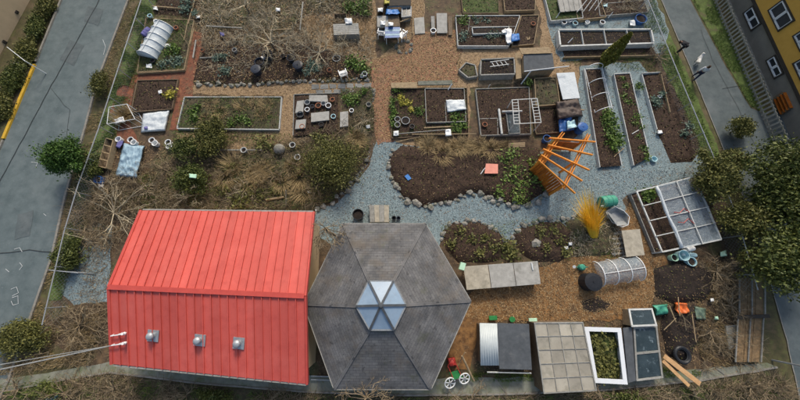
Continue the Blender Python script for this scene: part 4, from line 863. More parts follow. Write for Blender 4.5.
for k, (x, y) in enumerate([(24, 388), (70, 392), (118, 386), (190, 394), (275, 396), (470, 399), (600, 398), (690, 394), (745, 386)]):
    bare('bare_shrub', 'scrubby bare bush outside the mossy bottom footpath, ' + ORD[k] + ' from the left', x, y, 11, 1.0, 'twig', upness=.5, kids=(5, 4), group='bushes outside the mossy footpath')
    if k % 3 == 0: tree('evergreen_shrub', 'low dark evergreen bush outside the mossy bottom footpath, ' + ORD[k // 3] + ' from the left', x + 24, y + 3, .3, (1.0, .45, .3), 1000, 'leaf_dark', leaf=.09, cat='shrub', limbs=3, trunk_r=.04, group='evergreen bushes outside the mossy footpath')
# ornamental grasses
def tuft(name, label, px, py, n, rad, length, lean, m, group=None, width=.014, z=.1, cat='grass', tilt=None):
    p = P(px, py, z); q = blades(np.array(p), n, rad, length, lean, width); zz = q[:, 2] - z
    if tilt is None: a_ = RN.uniform(0, 6.28); tilt = (math.cos(a_) * .9, math.sin(a_) * .9)
    q[:, 0] += tilt[0] * zz; q[:, 1] += tilt[1] * zz
    t = thing(name, label, cat, p, group); np_mesh('foliage', q, 4, m, parent=t); return t
tuft('golden_grass', 'tall golden yellow ornamental grass beside the green barrel', 594, 236, 700, .3, 1.7, .5, 'gold_stem', width=.014, tilt=(-.62, 1.05))
for (x, y, s), which in ordered([(238, 170, 1.0), (252, 176, 1.1), (246, 186, .9), (268, 168, .9), (226, 178, .9), (300, 178, 1.0), (290, 170, .9), (306, 190, .9), (352, 142, 1.0), (358, 136, .9), (260, 186, .9), (282, 182, .8)]):
    tuft('dry_grass_tuft', 'arching tuft of dry straw coloured grass on the rockery, ' + which, x, y, 200, .45, .85 * s, .9, 'dry_grass', group='dry grass tufts on the rockery')
for (x, y), which in ordered([(428, 150), (440, 154), (466, 150), (480, 146), (492, 150), (455, 146)]):
    tuft('dry_grass_tuft', 'flattened dry grass above the kidney shaped bed, ' + which, x, y, 200, .5, .7, 1.2, 'dry_grass', group='dry grass on the kidney bed')
for (x, y), which in ordered([(210, 106), (256, 106), (262, 116), (222, 112), (244, 108), (268, 108), (206, 120)]):
    tuft('dry_grass_tuft', 'dry weed tuft inside the white edged bed, ' + which, x, y, 140, .4, .5, 1.1, 'dry_grass', group='dry weeds in the white edged bed')
# rough grass, litter and pebbles nobody could count
def grass_stuff(name, pts, n, length, m='grass_blade', z=.03):
    w = wpoly(pts); a = np.array(w); x0, y0 = a.min(0); x1, y1 = a.max(0); X = NP.uniform(x0, x1, n * 4); Y = NP.uniform(y0, y1, n * 4); k = inside(X, Y, w); X, Y = X[k][:n], Y[k][:n]
    den = np.array([noise.noise(Vector((x * .8, y * .8, 4.0))) for x, y in zip(X, Y)]); k = den > -.15; X, Y = X[k], Y[k]; n = len(X)
    L = length * NP.uniform(.5, 1.3, n); an = NP.uniform(0, 6.283, n); le = NP.uniform(.1, 1.0, n)
    b = np.stack([X, Y, np.full(n, z)], 1); t = b + np.stack([np.cos(an) * np.sin(le), np.sin(an) * np.sin(le), np.cos(le)], 1) * L[:, None]; s = np.stack([-np.sin(an), np.cos(an), np.zeros(n)], 1) * .014
    np_mesh(name, np.stack([b - s, b + s, t], 1).reshape(-1, 3), 3, m, kind='stuff')
grass_stuff('grass', [(640, -20), (654, 0), (722, 168), (706, 176), (664, 75), (640, 20)], 9000, .16)
grass_stuff('grass', [(692, 0), (714, 0), (762, 106), (750, 108), (722, 60)], 6000, .14)
grass_stuff('grass', [(150, -20), (141, 0), (80, 190), (50, 300), (62, 300), (112, 140), (158, 0)], 16000, .22)
grass_stuff('grass', [(132, 20), (141, 0), (160, 0), (128, 110), (100, 180), (84, 190)], 7000, .2)
grass_stuff('weeds', [(140, 72), (184, 72), (192, 20), (150, 16)], 3000, .16, z=.2)
grass_stuff('weeds', [(175, 130), (290, 134), (300, 150), (220, 160), (170, 160)], 4000, .16)
grass_stuff('weeds', [(438, 226), (470, 262), (520, 258), (510, 236), (580, 260), (618, 258), (612, 220), (560, 216), (500, 222)], 3500, .16, z=.1)
grass_stuff('weeds', [(560, 60), (660, 48), (680, 74), (640, 72), (580, 68)], 2500, .15)
grass_stuff('weeds', [(340, 0), (372, 0), (372, 16), (340, 14)], 1500, .2)
grass_stuff('grass', [(498, 150), (538, 150), (547, 170), (545, 190), (525, 203), (500, 200), (490, 180)], 7000, .2, z=.18)
grass_stuff('dry_grass', [(130, -20), (128, 0), (86, 128), (53, 257), (30, 320), (42, 325), (98, 130), (141, 0)], 6000, .15, 'dry_grass')
grass_stuff('dry_grass', [(200, -10), (370, -10), (372, 60), (340, 52), (300, 36), (240, 36), (200, 45)], 9000, .25, 'dry_grass')
grass_stuff('dry_grass', [(216, 160), (300, 146), (372, 122), (368, 156), (330, 203), (218, 211)], 9000, .35, 'dry_grass', z=.15)
grass_stuff('dry_grass', [(415, 140), (510, 142), (500, 160), (440, 160), (412, 156)], 5000, .25, 'dry_grass', z=.15)
grass_stuff('dry_grass', [(90, 185), (170, 165), (215, 160), (218, 208), (140, 210), (112, 240), (72, 230)], 8000, .25, 'dry_grass')
grass_stuff('dry_grass', [(0, 345), (110, 310), (112, 360), (0, 375)], 5000, .25, 'dry_grass')
grass_stuff('dry_grass', [(690, 262), (738, 262), (760, 360), (700, 372), (696, 300)], 6000, .25, 'dry_grass')
grass_stuff('weeds', [(300, 60), (372, 60), (372, 82), (250, 84), (195, 84), (200, 60)], 5000, .15)
grass_stuff('weeds', [(184, 98), (280, 98), (278, 128), (178, 127)], 3000, .16, z=.2)
grass_stuff('weeds', [(390, 88), (467, 88), (468, 136), (391, 138)], 2500, .12, z=.18)
grass_stuff('weeds', [(480, 372), (560, 372), (700, 366), (700, 376), (560, 381), (440, 381)], 5000, .15)
grass_stuff('weeds', [(340, 90), (374, 88), (374, 140), (342, 134)], 2500, .15, z=.1)
scatter('litter', GARDEN, 26000, .045, 'litter', z=.03)
for c in CHIP: scatter('wood_chips', c, 5000, .04, 'litter_tan', z=.03)
scatter('wood_chips', [(458, 312), (474, 288), (545, 266), (590, 252), (622, 214), (636, 190), (664, 254), (655, 290), (650, 308), (580, 322), (480, 322)], 14000, .045, 'litter_tan', z=.035)
scatter('litter', [(396, 62), (420, 33), (456, 30), (460, 62), (440, 82), (394, 84)], 3500, .05, 'litter_tan', z=.035)
scatter('pebbles', [(377, 138), (394, 142), (440, 205), (560, 195), (590, 160), (600, 168), (660, 170), (708, 172), (622, 200), (560, 225), (505, 235), (470, 220), (430, 224), (312, 235), (336, 203)], 9000, .03, 'pebble', z=.03, flat=.5, aspect=.8)

def brush(name, pts, n, length, m, z=.08, w=.011, up_=.25):
    wp = wpoly(pts); a = np.array(wp); x0, y0 = a.min(0); x1, y1 = a.max(0); X = NP.uniform(x0, x1, n * 5); Y = NP.uniform(y0, y1, n * 5); k = inside(X, Y, wp); X, Y = X[k], Y[k]
    den = np.array([noise.noise(Vector((x * .6, y * .6, 8.0))) for x, y in zip(X, Y)]); k = den > -.12; X, Y = X[k][:n], Y[k][:n]; n = len(X)
    d = NP.normal(size=(n, 3)); d[:, 2] = np.abs(d[:, 2]) * up_
    q, _, _ = twig_quads(np.stack([X, Y, np.full(n, z)], 1), d, length * NP.uniform(.5, 1.4, n), np.full(n, w) * NP.uniform(.6, 1.5, n), 4, .3, .03); q[:, 2] = np.maximum(q[:, 2], .02)
    np_mesh(name, q, 4, m, kind='stuff')
brush('twigs', [(198, -15), (372, -15), (374, 62), (350, 64), (300, 50), (250, 78), (205, 70)], 3400, .75, 'twig_pale', z=.12, w=.014)
brush('twigs', [(216, 152), (300, 140), (374, 108), (370, 156), (330, 205), (218, 211)], 3000, .65, 'twig', z=.2, w=.013)
brush('twigs', [(84, 182), (215, 150), (218, 210), (140, 212), (110, 250), (66, 240)], 4200, .8, 'twig', z=.12, w=.013)
grass_stuff('weeds', [(120, 180), (215, 160), (218, 210), (140, 210), (100, 230), (70, 230)], 5000, .25)
grass_stuff('weeds', [(216, 160), (300, 146), (372, 122), (368, 156), (330, 203), (218, 211)], 7000, .3, z=.15)
brush('twigs', [(66, 232), (112, 228), (112, 300), (60, 300)], 500, .6, 'twig', z=.05)
brush('twigs', [(40, 320), (112, 295), (112, 362), (20, 372)], 900, .7, 'twig', z=.1)
brush('twigs', [(690, 262), (738, 256), (758, 360), (700, 374), (696, 300)], 1500, .7, 'twig', z=.12)
brush('twigs', [(342, 92), (374, 88), (376, 140), (342, 140)], 500, .4, 'twig', z=.14)
brush('twigs', [(563, 222), (600, 214), (618, 226), (618, 254), (572, 257)], 500, .4, 'twig_pale', z=.2)
brush('twigs', [(-10, 385), (100, 376), (300, 396), (500, 398), (700, 386), (775, 376), (800, 400), (-10, 405)], 3600, .8, 'twig', z=.12, w=.013)
grass_stuff('weeds', [(-10, 385), (100, 376), (300, 395), (500, 398), (700, 385), (775, 376), (800, 410), (-10, 410)], 9000, .25)
brush('twigs', [(130, -10), (185, -10), (186, 70), (140, 72), (120, 70)], 500, .35, 'twig', z=.2)
brush('twigs', [(598, -8), (645, -10), (650, 12), (600, 16)], 500, .4, 'twig_pale', z=.3)
brush('twigs', [(178, 130), (285, 132), (300, 148), (216, 158), (170, 160)], 600, .45, 'twig', z=.05)
scatter('litter', [(372, 60), (400, 52), (416, 34), (456, 30), (462, 52), (458, 82), (396, 86), (393, 140), (376, 140)], 4500, .06, 'litter_tan', z=.04)
scatter('litter', [(195, -10), (372, -10), (372, 82), (195, 84)], 7000, .05, 'litter_tan', z=.14, jit=.06)
scatter('litter', [(104, 128), (118, 140), (215, 150), (220, 210), (112, 240), (70, 238)], 5000, .05, 'litter', z=.05)
scatter('litter', [(500, 262), (740, 262), (760, 360), (470, 375)], 7000, .05, 'litter', z=.05)

# ================================================================ GARDEN THINGS
def pot(name, label, x, y, r, h, m, z=.0, cat='pot', group=None, soil=None, lid=None, n=18, taper=.85, wall=.02, rim=True):
    p = P(x, y, z); t = thing(name, label, cat, p, group)
    prof = [(r * taper * .97, 0), (r * taper, .01), (r, h)] + ([(r + .02, h), (r + .02, h + .025), (r - wall, h + .025)] if rim else [(r - wall, h)]) + [(r * taper - wall, .05)]
    MB().lathe(p, prof, n).build('body', m, t, smooth=False)
    if soil: MB().lathe(p + up * (h * .75), [(r * .93, 0), (r * .93, .015), (r * .5, .03)], n).build('soil', soil, t)
    if lid: MB().lathe(p + up * (h + .026), [(r + .03, 0), (r + .03, .03), (r * .7, .06), (.06, .07), (.06, .1), (0, .1)], n).build('lid', lid, t)
    return t
def lying(name, label, x, y, r, L, dx, dy, m, cat='barrel', z=None, bands=2, group=None, hole=None):
    a = P(x, y, z if z is not None else r); d = Vector((dx, dy, 0)).normalized(); t = thing(name, label, cat, Vector((a.x, a.y, 0)), group)
    prof = [(r * .9, 0), (r * .97, .03)]
    for k in range(bands): f = (k + 1) / (bands + 1); prof += [(r, L * f - .05), (r * 1.05, L * f - .02), (r * 1.05, L * f + .02), (r, L * f + .05)]
    prof += [(r * .97, L - .03), (r * .9, L), (r * .82, L), (r * .82, L - .03)]
    MB().lathe(a - d * L / 2, prof, 20, d).build('body', m, t)
    MB().lathe(a + d * (L / 2 - .03), [(.05, 0), (.05, .05)], 8, d).build('bung', hole or 'white_plastic', t)
    return t
def chair(label, x, y, rz, m='white_plastic', group=None, back=True):
    p = P(x, y); t = thing('plastic_chair', label, 'chair', p, group); Rm = Matrix.Rotation(rz, 3, 'Z')
    def V(a, b, c): return p + Rm @ Vector((a, b, c))
    for i, j in ((-.24, -.22), (.24, -.22), (-.24, .22), (.24, .22)): MB().tube([V(i * 1.12, j * 1.12, 0), V(i, j, .42)], [.03, .04], 6).build('leg', m, t)
    MB().slab([V(-.27, -.25, .44), V(.27, -.25, .44), V(.27, .25, .42), V(-.27, .25, .42)], .04).build('seat', m, t, bevel=.01)
    bk = MB()
    for k in range(5): bk.bar(V(-.22 + .11 * k, .25, .44), V(-.2 + .1 * k, .34, .82), .06, .02, up=Rm @ Vector((0, 1, 0)))
    bk.bar(V(-.27, .345, .85), V(.27, .345, .85), .05, .1); bk.build('backrest', m, t)
    for i in (-.28, .28):
        MB().bar(V(i, -.2, .64), V(i, .32, .64), .06, .03).bar(V(i, -.2, .42), V(i, -.2, .64), .05, .04).build('armrest', m, t)
    return t
def cloth(name, label, c4, m, h=.35, n=18, sag=.12, cat='sheet', hem=.3, amp=.06, seed=0):
    """a sheet draped over something: high in the middle, creased, falling at the hems"""
    b = MB(); t0 = .02
    for j in range(n + 1):
        for i in range(n + 1):
            u, v = i / n, j / n; e = min(u, v, 1 - u, 1 - v); f = min(1, e / .07); f = f * f * (3 - 2 * f); x, y = quad(c4, u, v)
            z = .05 + (h - .05) * f; p = P(x, y, z); q = p * 1.9
            p.z += amp * (noise.noise(Vector((q.x * 1.3, q.y * 1.3, seed))) + .7 * noise.noise(Vector((q.x * 4.5, q.y * 2, seed + 2)))) * (.4 + .6 * f); p.z = max(p.z, .03)
            b.v.append(tuple(p))
    for j in range(n):
        for i in range(n): k = j * (n + 1) + i; b.f.append((k, k + 1, k + n + 2, k + n + 1))
    o = b.build(name, m, smooth=True, label=label, cat=cat)
    sd = o.modifiers.new('thick', 'SOLIDIFY'); sd.thickness = .012
    return o
def tunnel(name, label, a, b, r, m, hoops=5, cat='tunnel', z=.15, hoop_m='white_plastic', wid=None, closed=True, soil=None):
    """hoop tunnel from a to b (ground pixels): hoops, a film over them and end flaps"""
    A, B = P(*a, z), P(*b, z); d = (B - A).normalized(); s = Vector((-d.y, d.x, 0)); L = (B - A).length; t = thing(name, label, cat, Vector(((A.x + B.x) / 2, (A.y + B.y) / 2, 0)))
    w = wid or r; na = 14
    for k in range(hoops):
        f = k / (hoops - 1); c = A.lerp(B, f); MB().tube([c + s * w * 1.02 * math.cos(math.pi * i / na) + up * r * 1.02 * math.sin(math.pi * i / na) for i in range(na + 1)], .03, 6).build('hoop', hoop_m, t)
    if m:
        nl = hoops * 6; g = MB()
        for k in range(nl + 1):
            f = k / nl; c = A.lerp(B, f); sag = 1 - .03 * abs(math.sin(math.pi * f * (hoops - 1))); 
            for i in range(na + 1):
                an = math.pi * i / na; j = 1 + .035 * noise.noise(Vector((f * 9, an * 3, r)))
                g.v.append(tuple(c + s * w * .985 * sag * j * math.cos(an) + up * r * .985 * sag * j * math.sin(an)))
        for k in range(nl):
            for i in range(na): q = k * (na + 1) + i; g.f.append((q, q + 1, q + na + 2, q + na + 1))
        if closed:
            for k in (0, nl): g.f.append(tuple(k * (na + 1) + i for i in range(na + 1)))
        g.build('film', m, t, smooth=True)
        MB().bar(A + up * (r * 1.03) , B + up * (r * 1.03), .035, .035).build('ridge_pole', hoop_m, t)
    return t
def panel_table(label, c4, h, m, n=1, cat='table', name='plywood_table', legs=True, t_=.04):
    c = [P(x, y, h) for x, y in c4]; ctr = sum(c, Vector()) / 4; t = thing(name, label, cat, Vector((ctr.x, ctr.y, 0)))
    for k in range(n):
        g = .004; a, b = k / n + g, (k + 1) / n - g
        q = [c[0].lerp(c[1], a), c[0].lerp(c[1], b), c[3].lerp(c[2], b), c[3].lerp(c[2], a)]; q = [p + up * RN.uniform(-.012, .012) for p in q]
        MB().prism(q, t_).build('top_panel', m[k % len(m)] if isinstance(m, (list, tuple)) else m, t, bevel=.006)
    if legs:
        for i in range(4): p = ctr + (c[i] - ctr) * .93; MB().bar(Vector((p.x, p.y, 0)), Vector((p.x, p.y, h - t_ - .01)), .09, .09).build('leg', 'grey_board', t)
        for i in (0, 2): p, q = ctr + (c[i] - ctr) * .93, ctr + (c[i + 1] - ctr) * .93; MB().bar(p - up * (t_ + .07), q - up * (t_ + .07), .05, .1).build('rail', 'grey_board', t)
    return t
def framed_lid(label, c4, h, fm, pm, nx=1, ny=1, name='cold_frame', cat='cold frame', fw=.1, box=None, tilt=0.0, inner=.05, side_m='grey_board'):
    """a cold frame: timber box, lid frame, bars and one pane per opening"""
    hs = [h + tilt, h + tilt, h, h]; c = [P(x, y, hs[i]) for i, (x, y) in enumerate(c4)]; ctr = sum(c, Vector()) / 4; t = thing(name, label, cat, Vector((ctr.x, ctr.y, 0)))
    W = lambda u, v: c[0].lerp(c[1], u).lerp(c[3].lerp(c[2], u), v)
    for i in range(4):
        a, b = c[i], c[(i + 1) % 4]; e_ = (b - a).normalized() * (fw / 2 + .001) * (1 if i % 2 == 0 else -1); MB().bar(a - e_, b + e_, fw, .06).build('frame_rail', fm, t)
        if box is not None: MB().add([a - up * .035, b - up * .035, Vector((b.x, b.y, 0)), Vector((a.x, a.y, 0))], [(0, 1, 2, 3)]).build('side_board', side_m, t)
    for k in range(1, nx): MB().bar(W(k / nx, 0), W(k / nx, 1), inner, .05).build('glazing_bar', fm, t)
    for k in range(1, ny): MB().bar(W(0, k / ny) + up * .004, W(1, k / ny) + up * .004, inner, .05).build('glazing_bar', fm, t)
    if pm:
        for i in range(nx):
            for j in range(ny):
                e = .004; q = [W(i / nx + e, j / ny + e), W((i + 1) / nx - e, j / ny + e), W((i + 1) / nx - e, (j + 1) / ny - e), W(i / nx + e, (j + 1) / ny - e)]
                MB().slab([p - up * .012 for p in q], .008).build('pane', pm, t)
    return t
def pole(name, label, a, b, r, m, cat='pole', group=None):
    v = b - a; pts = [a + v * k / 4 + Vector((RN.uniform(-.01, .01), RN.uniform(-.01, .01), 0)) for k in range(5)]
    return MB().tube(pts, [r, r * 1.05, r, r * .97, r * .9], 7).build(name, m, label=label, cat=cat, group=group)

# --- left edge of the garden
tunnel('plastic_tunnel', 'white plastic hoop tunnel over the bed by the left fence', (166, 28), (149, 58), .75, 'poly_white', 6, wid=.78)
lying('barrel', 'blue violet drum beside the white hoop tunnel', 147.5, 33, .3, .75, .5, 1, 'purple_plastic')
for x, y, l in ((157, 22, 'white plastic bag at the upper end of the hoop tunnel'), (149, 66, 'white plastic bag at the lower end of the hoop tunnel'), (168, 46, 'white bag between hoop tunnel and green plants')):
    cloth('plastic_bag', l, [(x - 3.4, y - 2.4), (x + 3.4, y - 2.6), (x + 3, y + 2.5), (x - 3.2, y + 2.2)], 'white_plastic', .28, 10, amp=.12, cat='bag', seed=x)
pole('stake', 'thin pale stake leaning over the bed of the white tunnel', P(180, 33, .9), P(189, 46, .3), .025, 'tan_board'); pole('stake', 'upright pale rail at the right side of the tunnel bed', P(188, 20, .8), P(184, 40, .7), .03, 'tan_board')
pole('stake', 'second pale rail close to the left brick path', P(194, 28, .5), P(190, 44, .5), .03, 'tan_board')
cloth('cloth_sheet', 'white cloth sheet covering the bed below the dark soil bed', [(143, 113.5), (170, 110), (165.5, 131), (141, 132.5)], 'tarp_white', .26, amp=.07, n=26)
# wire cage with compost
wc = thing('wire_cage', 'white wire cage filled with straw beside the left fence', 'cage', P(122, 118))
ct = [P(x, y, .95) for x, y in ((109, 107), (127, 104), (135, 119), (107, 124))]
for i in range(4):
    a, b = ct[i], ct[(i + 1) % 4]; MB().bar(a, b, .03, .03).build('rail', 'white_metal', wc); MB().bar(Vector((a.x, a.y, .04)), Vector((b.x, b.y, .04)), .03, .03).build('rail', 'white_metal', wc); MB().bar(Vector((a.x, a.y, 0)), a, .035, .035).build('post', 'white_metal', wc)
    for k in range(1, 4): p = a.lerp(b, k / 4); MB().bar(Vector((p.x, p.y, 0)), p, .01, .01).build('wire', 'white_metal', wc)
q_ = blades(np.array(P(125, 117, .05)), 500, .5, .7, 1.1, .014); s_ = thing('straw_heap', 'golden straw heap inside the white wire cage', 'straw', P(125, 117)); np_mesh('foliage', q_, 4, 'dry_grass', parent=s_)
cloth('plastic_bag', 'white crumpled bag lying on the straw of the wire cage', [(113, 119), (124, 116), (126, 122), (115, 124)], 'white_plastic', .5, 10, amp=.12, cat='bag', seed=4)
cloth('tarpaulin', 'pale blue grey tarpaulin over a mound above the bare branches', [(123.5, 143), (145, 146), (137, 179), (115, 176.5)], 'tarp_blue', .34, 30, amp=.13, cat='tarp')
wb = thing('timber_trough', 'weathered timber trough beside the pale tarpaulin', 'trough', P(105, 152))
c4 = [(106, 138), (113, 140), (106, 168), (98, 166)]; c = [P(x, y, .45) for x, y in c4]
for i in range(4): MB().bar(c[i] - up * .2, c[(i + 1) % 4] - up * .2, .05, .42).build('board', 'tan_board', wb)
MB().prism([p - up * .3 for p in c], .1).build('bottom', 'brown_board', wb)
for k in (.25, .5, .75): MB().bar(c[0].lerp(c[3], k), c[1].lerp(c[2], k), .07, .04).build('slat', 'tan_board', wb)
t = thing('storage_crate', 'blue plastic crate below the timber trough', 'crate', P(97, 179)); c = [P(x, y, .4) for x, y in ((94, 175.5), (101, 176.5), (100, 183), (93.5, 182))]
for i in range(4): MB().bar(c[i] - up * .2, c[(i + 1) % 4] - up * .2, .03, .4).build('side', 'blue_plastic', t)
MB().prism([p - up * .34 for p in c], .03).build('base', 'blue_plastic', t)
for k, (x, y) in enumerate([(122, 141), (134, 141.5), (137, 144), (155, 142), (158, 145), (171, 144), (172, 148)]):
    pot('bucket', 'white bucket in the row above the pale tarpaulin, ' + ORD[k] + ' from the left', x, y, .2, .3, 'white_plastic', group='white buckets above the tarpaulin', cat='bucket', soil='dark_soil' if k % 2 else None)
cloth('plastic_bag', 'dark purple bag at the corner of the pale tarpaulin', [(118, 140), (124, 141), (120, 149), (115, 147)], 'purple_plastic', .3, 10, amp=.1, cat='bag', seed=9)
cloth('plastic_bag', 'small teal sheet on the dark green shrub', [(188, 173), (198, 174), (197, 179), (188, 178)], 'mint_plastic', 1.6, 8, amp=.06, cat='bag', seed=12)
# gate and slabs by the left street
gt = thing('wire_gate', 'grey tubular gate in the left fence by the gravel', 'gate', P(62, 283)); g4 = [P(x, y, h) for x, y, h in ((49, 270, 1.1), (78, 273, 1.1))]
for zz in (.1, .6, 1.1): MB().tube([Vector((g4[0].x, g4[0].y, zz)), Vector((g4[1].x, g4[1].y, zz))], .025, 6).build('rail', 'galv', gt)
for k in range(6): p = g4[0].lerp(g4[1], k / 5); MB().tube([Vector((p.x, p.y, 0)), Vector((p.x, p.y, 1.12))], .02, 6).build('upright', 'galv', gt)
# --- bins and chairs in the upper plots
for k, (x, y, r, h) in enumerate([(259, 74, .36, .55), (262, 66, .36, .5), (270, 59, .38, .55), (293, 62, .32, .5), (300, 70, .36, .55)]):
    pot('black_bin', ['large black bin lowest of the left group', 'black bin in the middle of the left group', 'black bin at the top of the left group', 'black bin at the top of the right pair', 'black bin at the bottom of the right pair'][k], x, y, r, h, 'blue_black_plastic', cat='bin', group='black bins in the weedy plot', taper=.8, soil='dark_soil' if k in (1, 3) else None, lid='blue_black_plastic' if k in (0, 4) else None)
chair('white plastic chair standing alone by the bright green bush', 344, 77, R(200))
pot('bucket', 'white pail beside the lone white chair', 365, 76, .2, .28, 'white_plastic', cat='bucket')
pot('bucket', 'pale round pot under the bare tree twigs', 337, 60, .3, .2, 'grey_plastic', cat='pot', soil='dark_soil')
t = thing('grey_crate', 'weathered grey slatted crate on the tan path near the top', 'crate', P(345, 28)); c4 = [(333, 24), (358, 23), (359, 34), (334, 35)]; c = [P(x, y, .6) for x, y in c4]
for k in range(6): a, b = c[0].lerp(c[3], k / 6 + .01), c[1].lerp(c[2], k / 6 + .01); a2, b2 = c[0].lerp(c[3], (k + 1) / 6 - .01), c[1].lerp(c[2], (k + 1) / 6 - .01); MB().prism([a, b, b2, a2], .03).build('slat', 'grey_board', t)
for i in range(4): MB().bar(c[i] - up * .3, c[(i + 1) % 4] - up * .3, .04, .5).build('side', 'grey_board', t)
cloth('plastic_bag', 'white crumpled sack on the grey slatted crate', [(344, 18), (352, 18), (353, 24), (345, 24)], 'white_plastic', .7, 10, amp=.12, cat='bag', seed=3)
bd = thing('dark_crate', 'dark open crate behind the grey slatted crate', 'crate', P(338, 18)); c = [P(x, y, .4) for x, y in ((334, 14), (346, 13), (347, 22), (335, 23))]
for i in range(4): MB().bar(c[i] - up * .2, c[(i + 1) % 4] - up * .2, .04, .4).build('side', 'brown_board', bd)
# --- potting bed clutter
SL = [((309, 95), (327, 95), (328, 102), (309, 101), 'flat grey slab at the top of the potting bed'), ((297, 101), (304, 100), (303, 112), (295, 113), 'leaning grey slab at the left of the potting bed'), ((311, 113), (329, 111), (329, 120), (311, 122), 'long pale slab at the bottom of the potting bed'), ((296, 120), (306, 119), (305, 128), (295, 129), 'bluish slab in the lower corner of the potting bed'), ((340, 112), (348, 111), (348, 126), (340, 127), 'pale upright slab in the small timber bed')]
for q in SL: MB().prism([P(x, y, .36) for x, y in q[:4]], .12).build('stone_paver', 'grey_ply', label=q[4], cat='slab', bevel=.01)
for k, (x, y, r, m, l) in enumerate([(308, 104, .2, 'grey_plastic', 'grey pot below the flat slab in the potting bed'), (308, 111, .17, 'white_plastic', 'white square looking pot left of the long slab'), (319, 107, .2, 'terracotta', 'brown pot in the centre of the potting bed'), (324, 105, .17, 'grey_plastic', 'small grey ring pot in the potting bed'), (329, 107, .2, 'white_plastic', 'white round pot at the right of the potting bed'), (333, 101, .16, 'terracotta', 'terracotta pot at the upper right of the potting bed'), (301, 116, .25, 'dark_metal', 'dark bowl between the slabs of the potting bed'), (313, 108, .15, 'blue_black_plastic', 'small black pot left of the brown pot'), (352, 112, .15, 'white_plastic', 'white pot beside the pale upright slab'), (369, 106, .18, 'stone', 'pale round pot at the end of the white stones')]):
    pot('plant_pot', l, x, y, r, .22, m, z=.14, soil='dark_soil' if k % 3 else None)
# --- rockery things
MB().lathe(P(281, 151, .15), [(.1, 0), (.34, .12), (.4, .3), (.33, .5), (.15, .6), (0, .63)], 20).build('stone_ball', 'stone', smooth=True, label='pale round stone ball at the top of the rockery', cat='stone')
for x, y, l in ((294, 147, 'white stone urn right of the pale stone ball'), (299, 159, 'white stone urn among the rockery stones'), (246, 152, 'white stone urn left of the pale stone ball')): pot('stone_urn', l, x, y, .2, .35, 'white_board', z=.15, cat='urn', soil='dark_soil', taper=.6)
pole('log', 'pale fallen log lying across the rockery', P(266, 200, .3), P(284, 197, .3), .08, 'twig_pale' if False else 'tan_board', cat='log'); pole('pole', 'thin upright pole standing between rockery and red roof', P(286, 207, .1), P(286, 190, 1.2), .025, 'grey_board')
# --- table and chairs at the top centre
t = thing('blue_table', 'table with a blue striped cover between two white chairs', 'table', P(391, 32)); c = [P(x, y, .72) for x, y in ((385, 27), (400, 27), (399.5, 37.5), (385, 38))]
for k in range(5): a, b = k / 5 + .008, (k + 1) / 5 - .008; MB().prism([c[0].lerp(c[3], a), c[1].lerp(c[2], a), c[1].lerp(c[2], b), c[0].lerp(c[3], b)], .03).build('slat', 'blue_plastic' if k % 2 == 0 else 'tarp_blue', t)
for i in range(4): p = c[i].lerp(c[(i + 2) % 4], .08); MB().bar(Vector((p.x, p.y, 0)), p - up * .035, .05, .05).build('leg', 'white_plastic', t)
chair('white plastic chair at the left end of the blue table', 382, 37, R(170)); chair('white plastic chair turned at the right end of the blue table', 402, 39, R(225))
panel_table('grey work table with bags behind the blue table', [(377, 16), (399, 15), (400, 26), (377, 27)], .7, ['grey_ply', 'brown_board'], 2, name='work_table'); panel_table('dark work table at the top edge behind the blue table', [(386, -3), (411, -4), (411, 5), (387, 6)], .7, 'trim_dark', 2, name='work_table')
cloth('tarpaulin', 'bright blue tarp bundle on the work table', [(386, 9), (398, 9), (401, 14), (385, 15)], 'tarp_bright_blue', .95, 12, amp=.12, cat='tarp', seed=2)
for x, y, l, m in ((380.5, 10, 'white sack left of the bright blue tarp', 'white_plastic'), (383, 23, 'white sack on the left of the grey work table', 'white_plastic'), (391, 24, 'small white sack on the right of the grey work table', 'white_plastic'), (387, 2, 'yellow sack on the dark work table', 'leaf_gold')): cloth('plastic_bag', l, [(x - 3, y - 2), (x + 3, y - 2.2), (x + 2.6, y + 2.4), (x - 3, y + 2.2)], m, .95, 10, amp=.12, cat='bag', seed=x)
t = framed_lid('small grey window frame leaning by the top work tables', [(402, 8), (411, 7), (411, 16), (402, 17)], .5, 'grey_metal', 'clear_glass', 2, 1, box=1); 
rg = thing('stone_ring', 'ring of pale stones below the blue table', 'fire ring', P(404, 47))
stones(rg, [(404 + 8 * math.cos(k * .524), 47.5 + 6.4 * math.sin(k * .524)) for k in range(12)], .3, closed=True, gap=.95, jit=.05)
t = thing('timber_trellis', 'low tan timber rails behind the stone ring', 'rails', P(408, 28))
for a, b in (((400, 22), (413, 17)), ((402, 31), (413, 33)), ((413, 17), (413, 34))): MB().bar(P(*a, .4), P(*b, .4), .06, .06).build('rail', 'tan_board', t)
for a in ((401, 22), (412.5, 18), (412.5, 33)): MB().bar(P(*a, 0), P(*a, .42), .06, .06).build('post', 'tan_board', t)
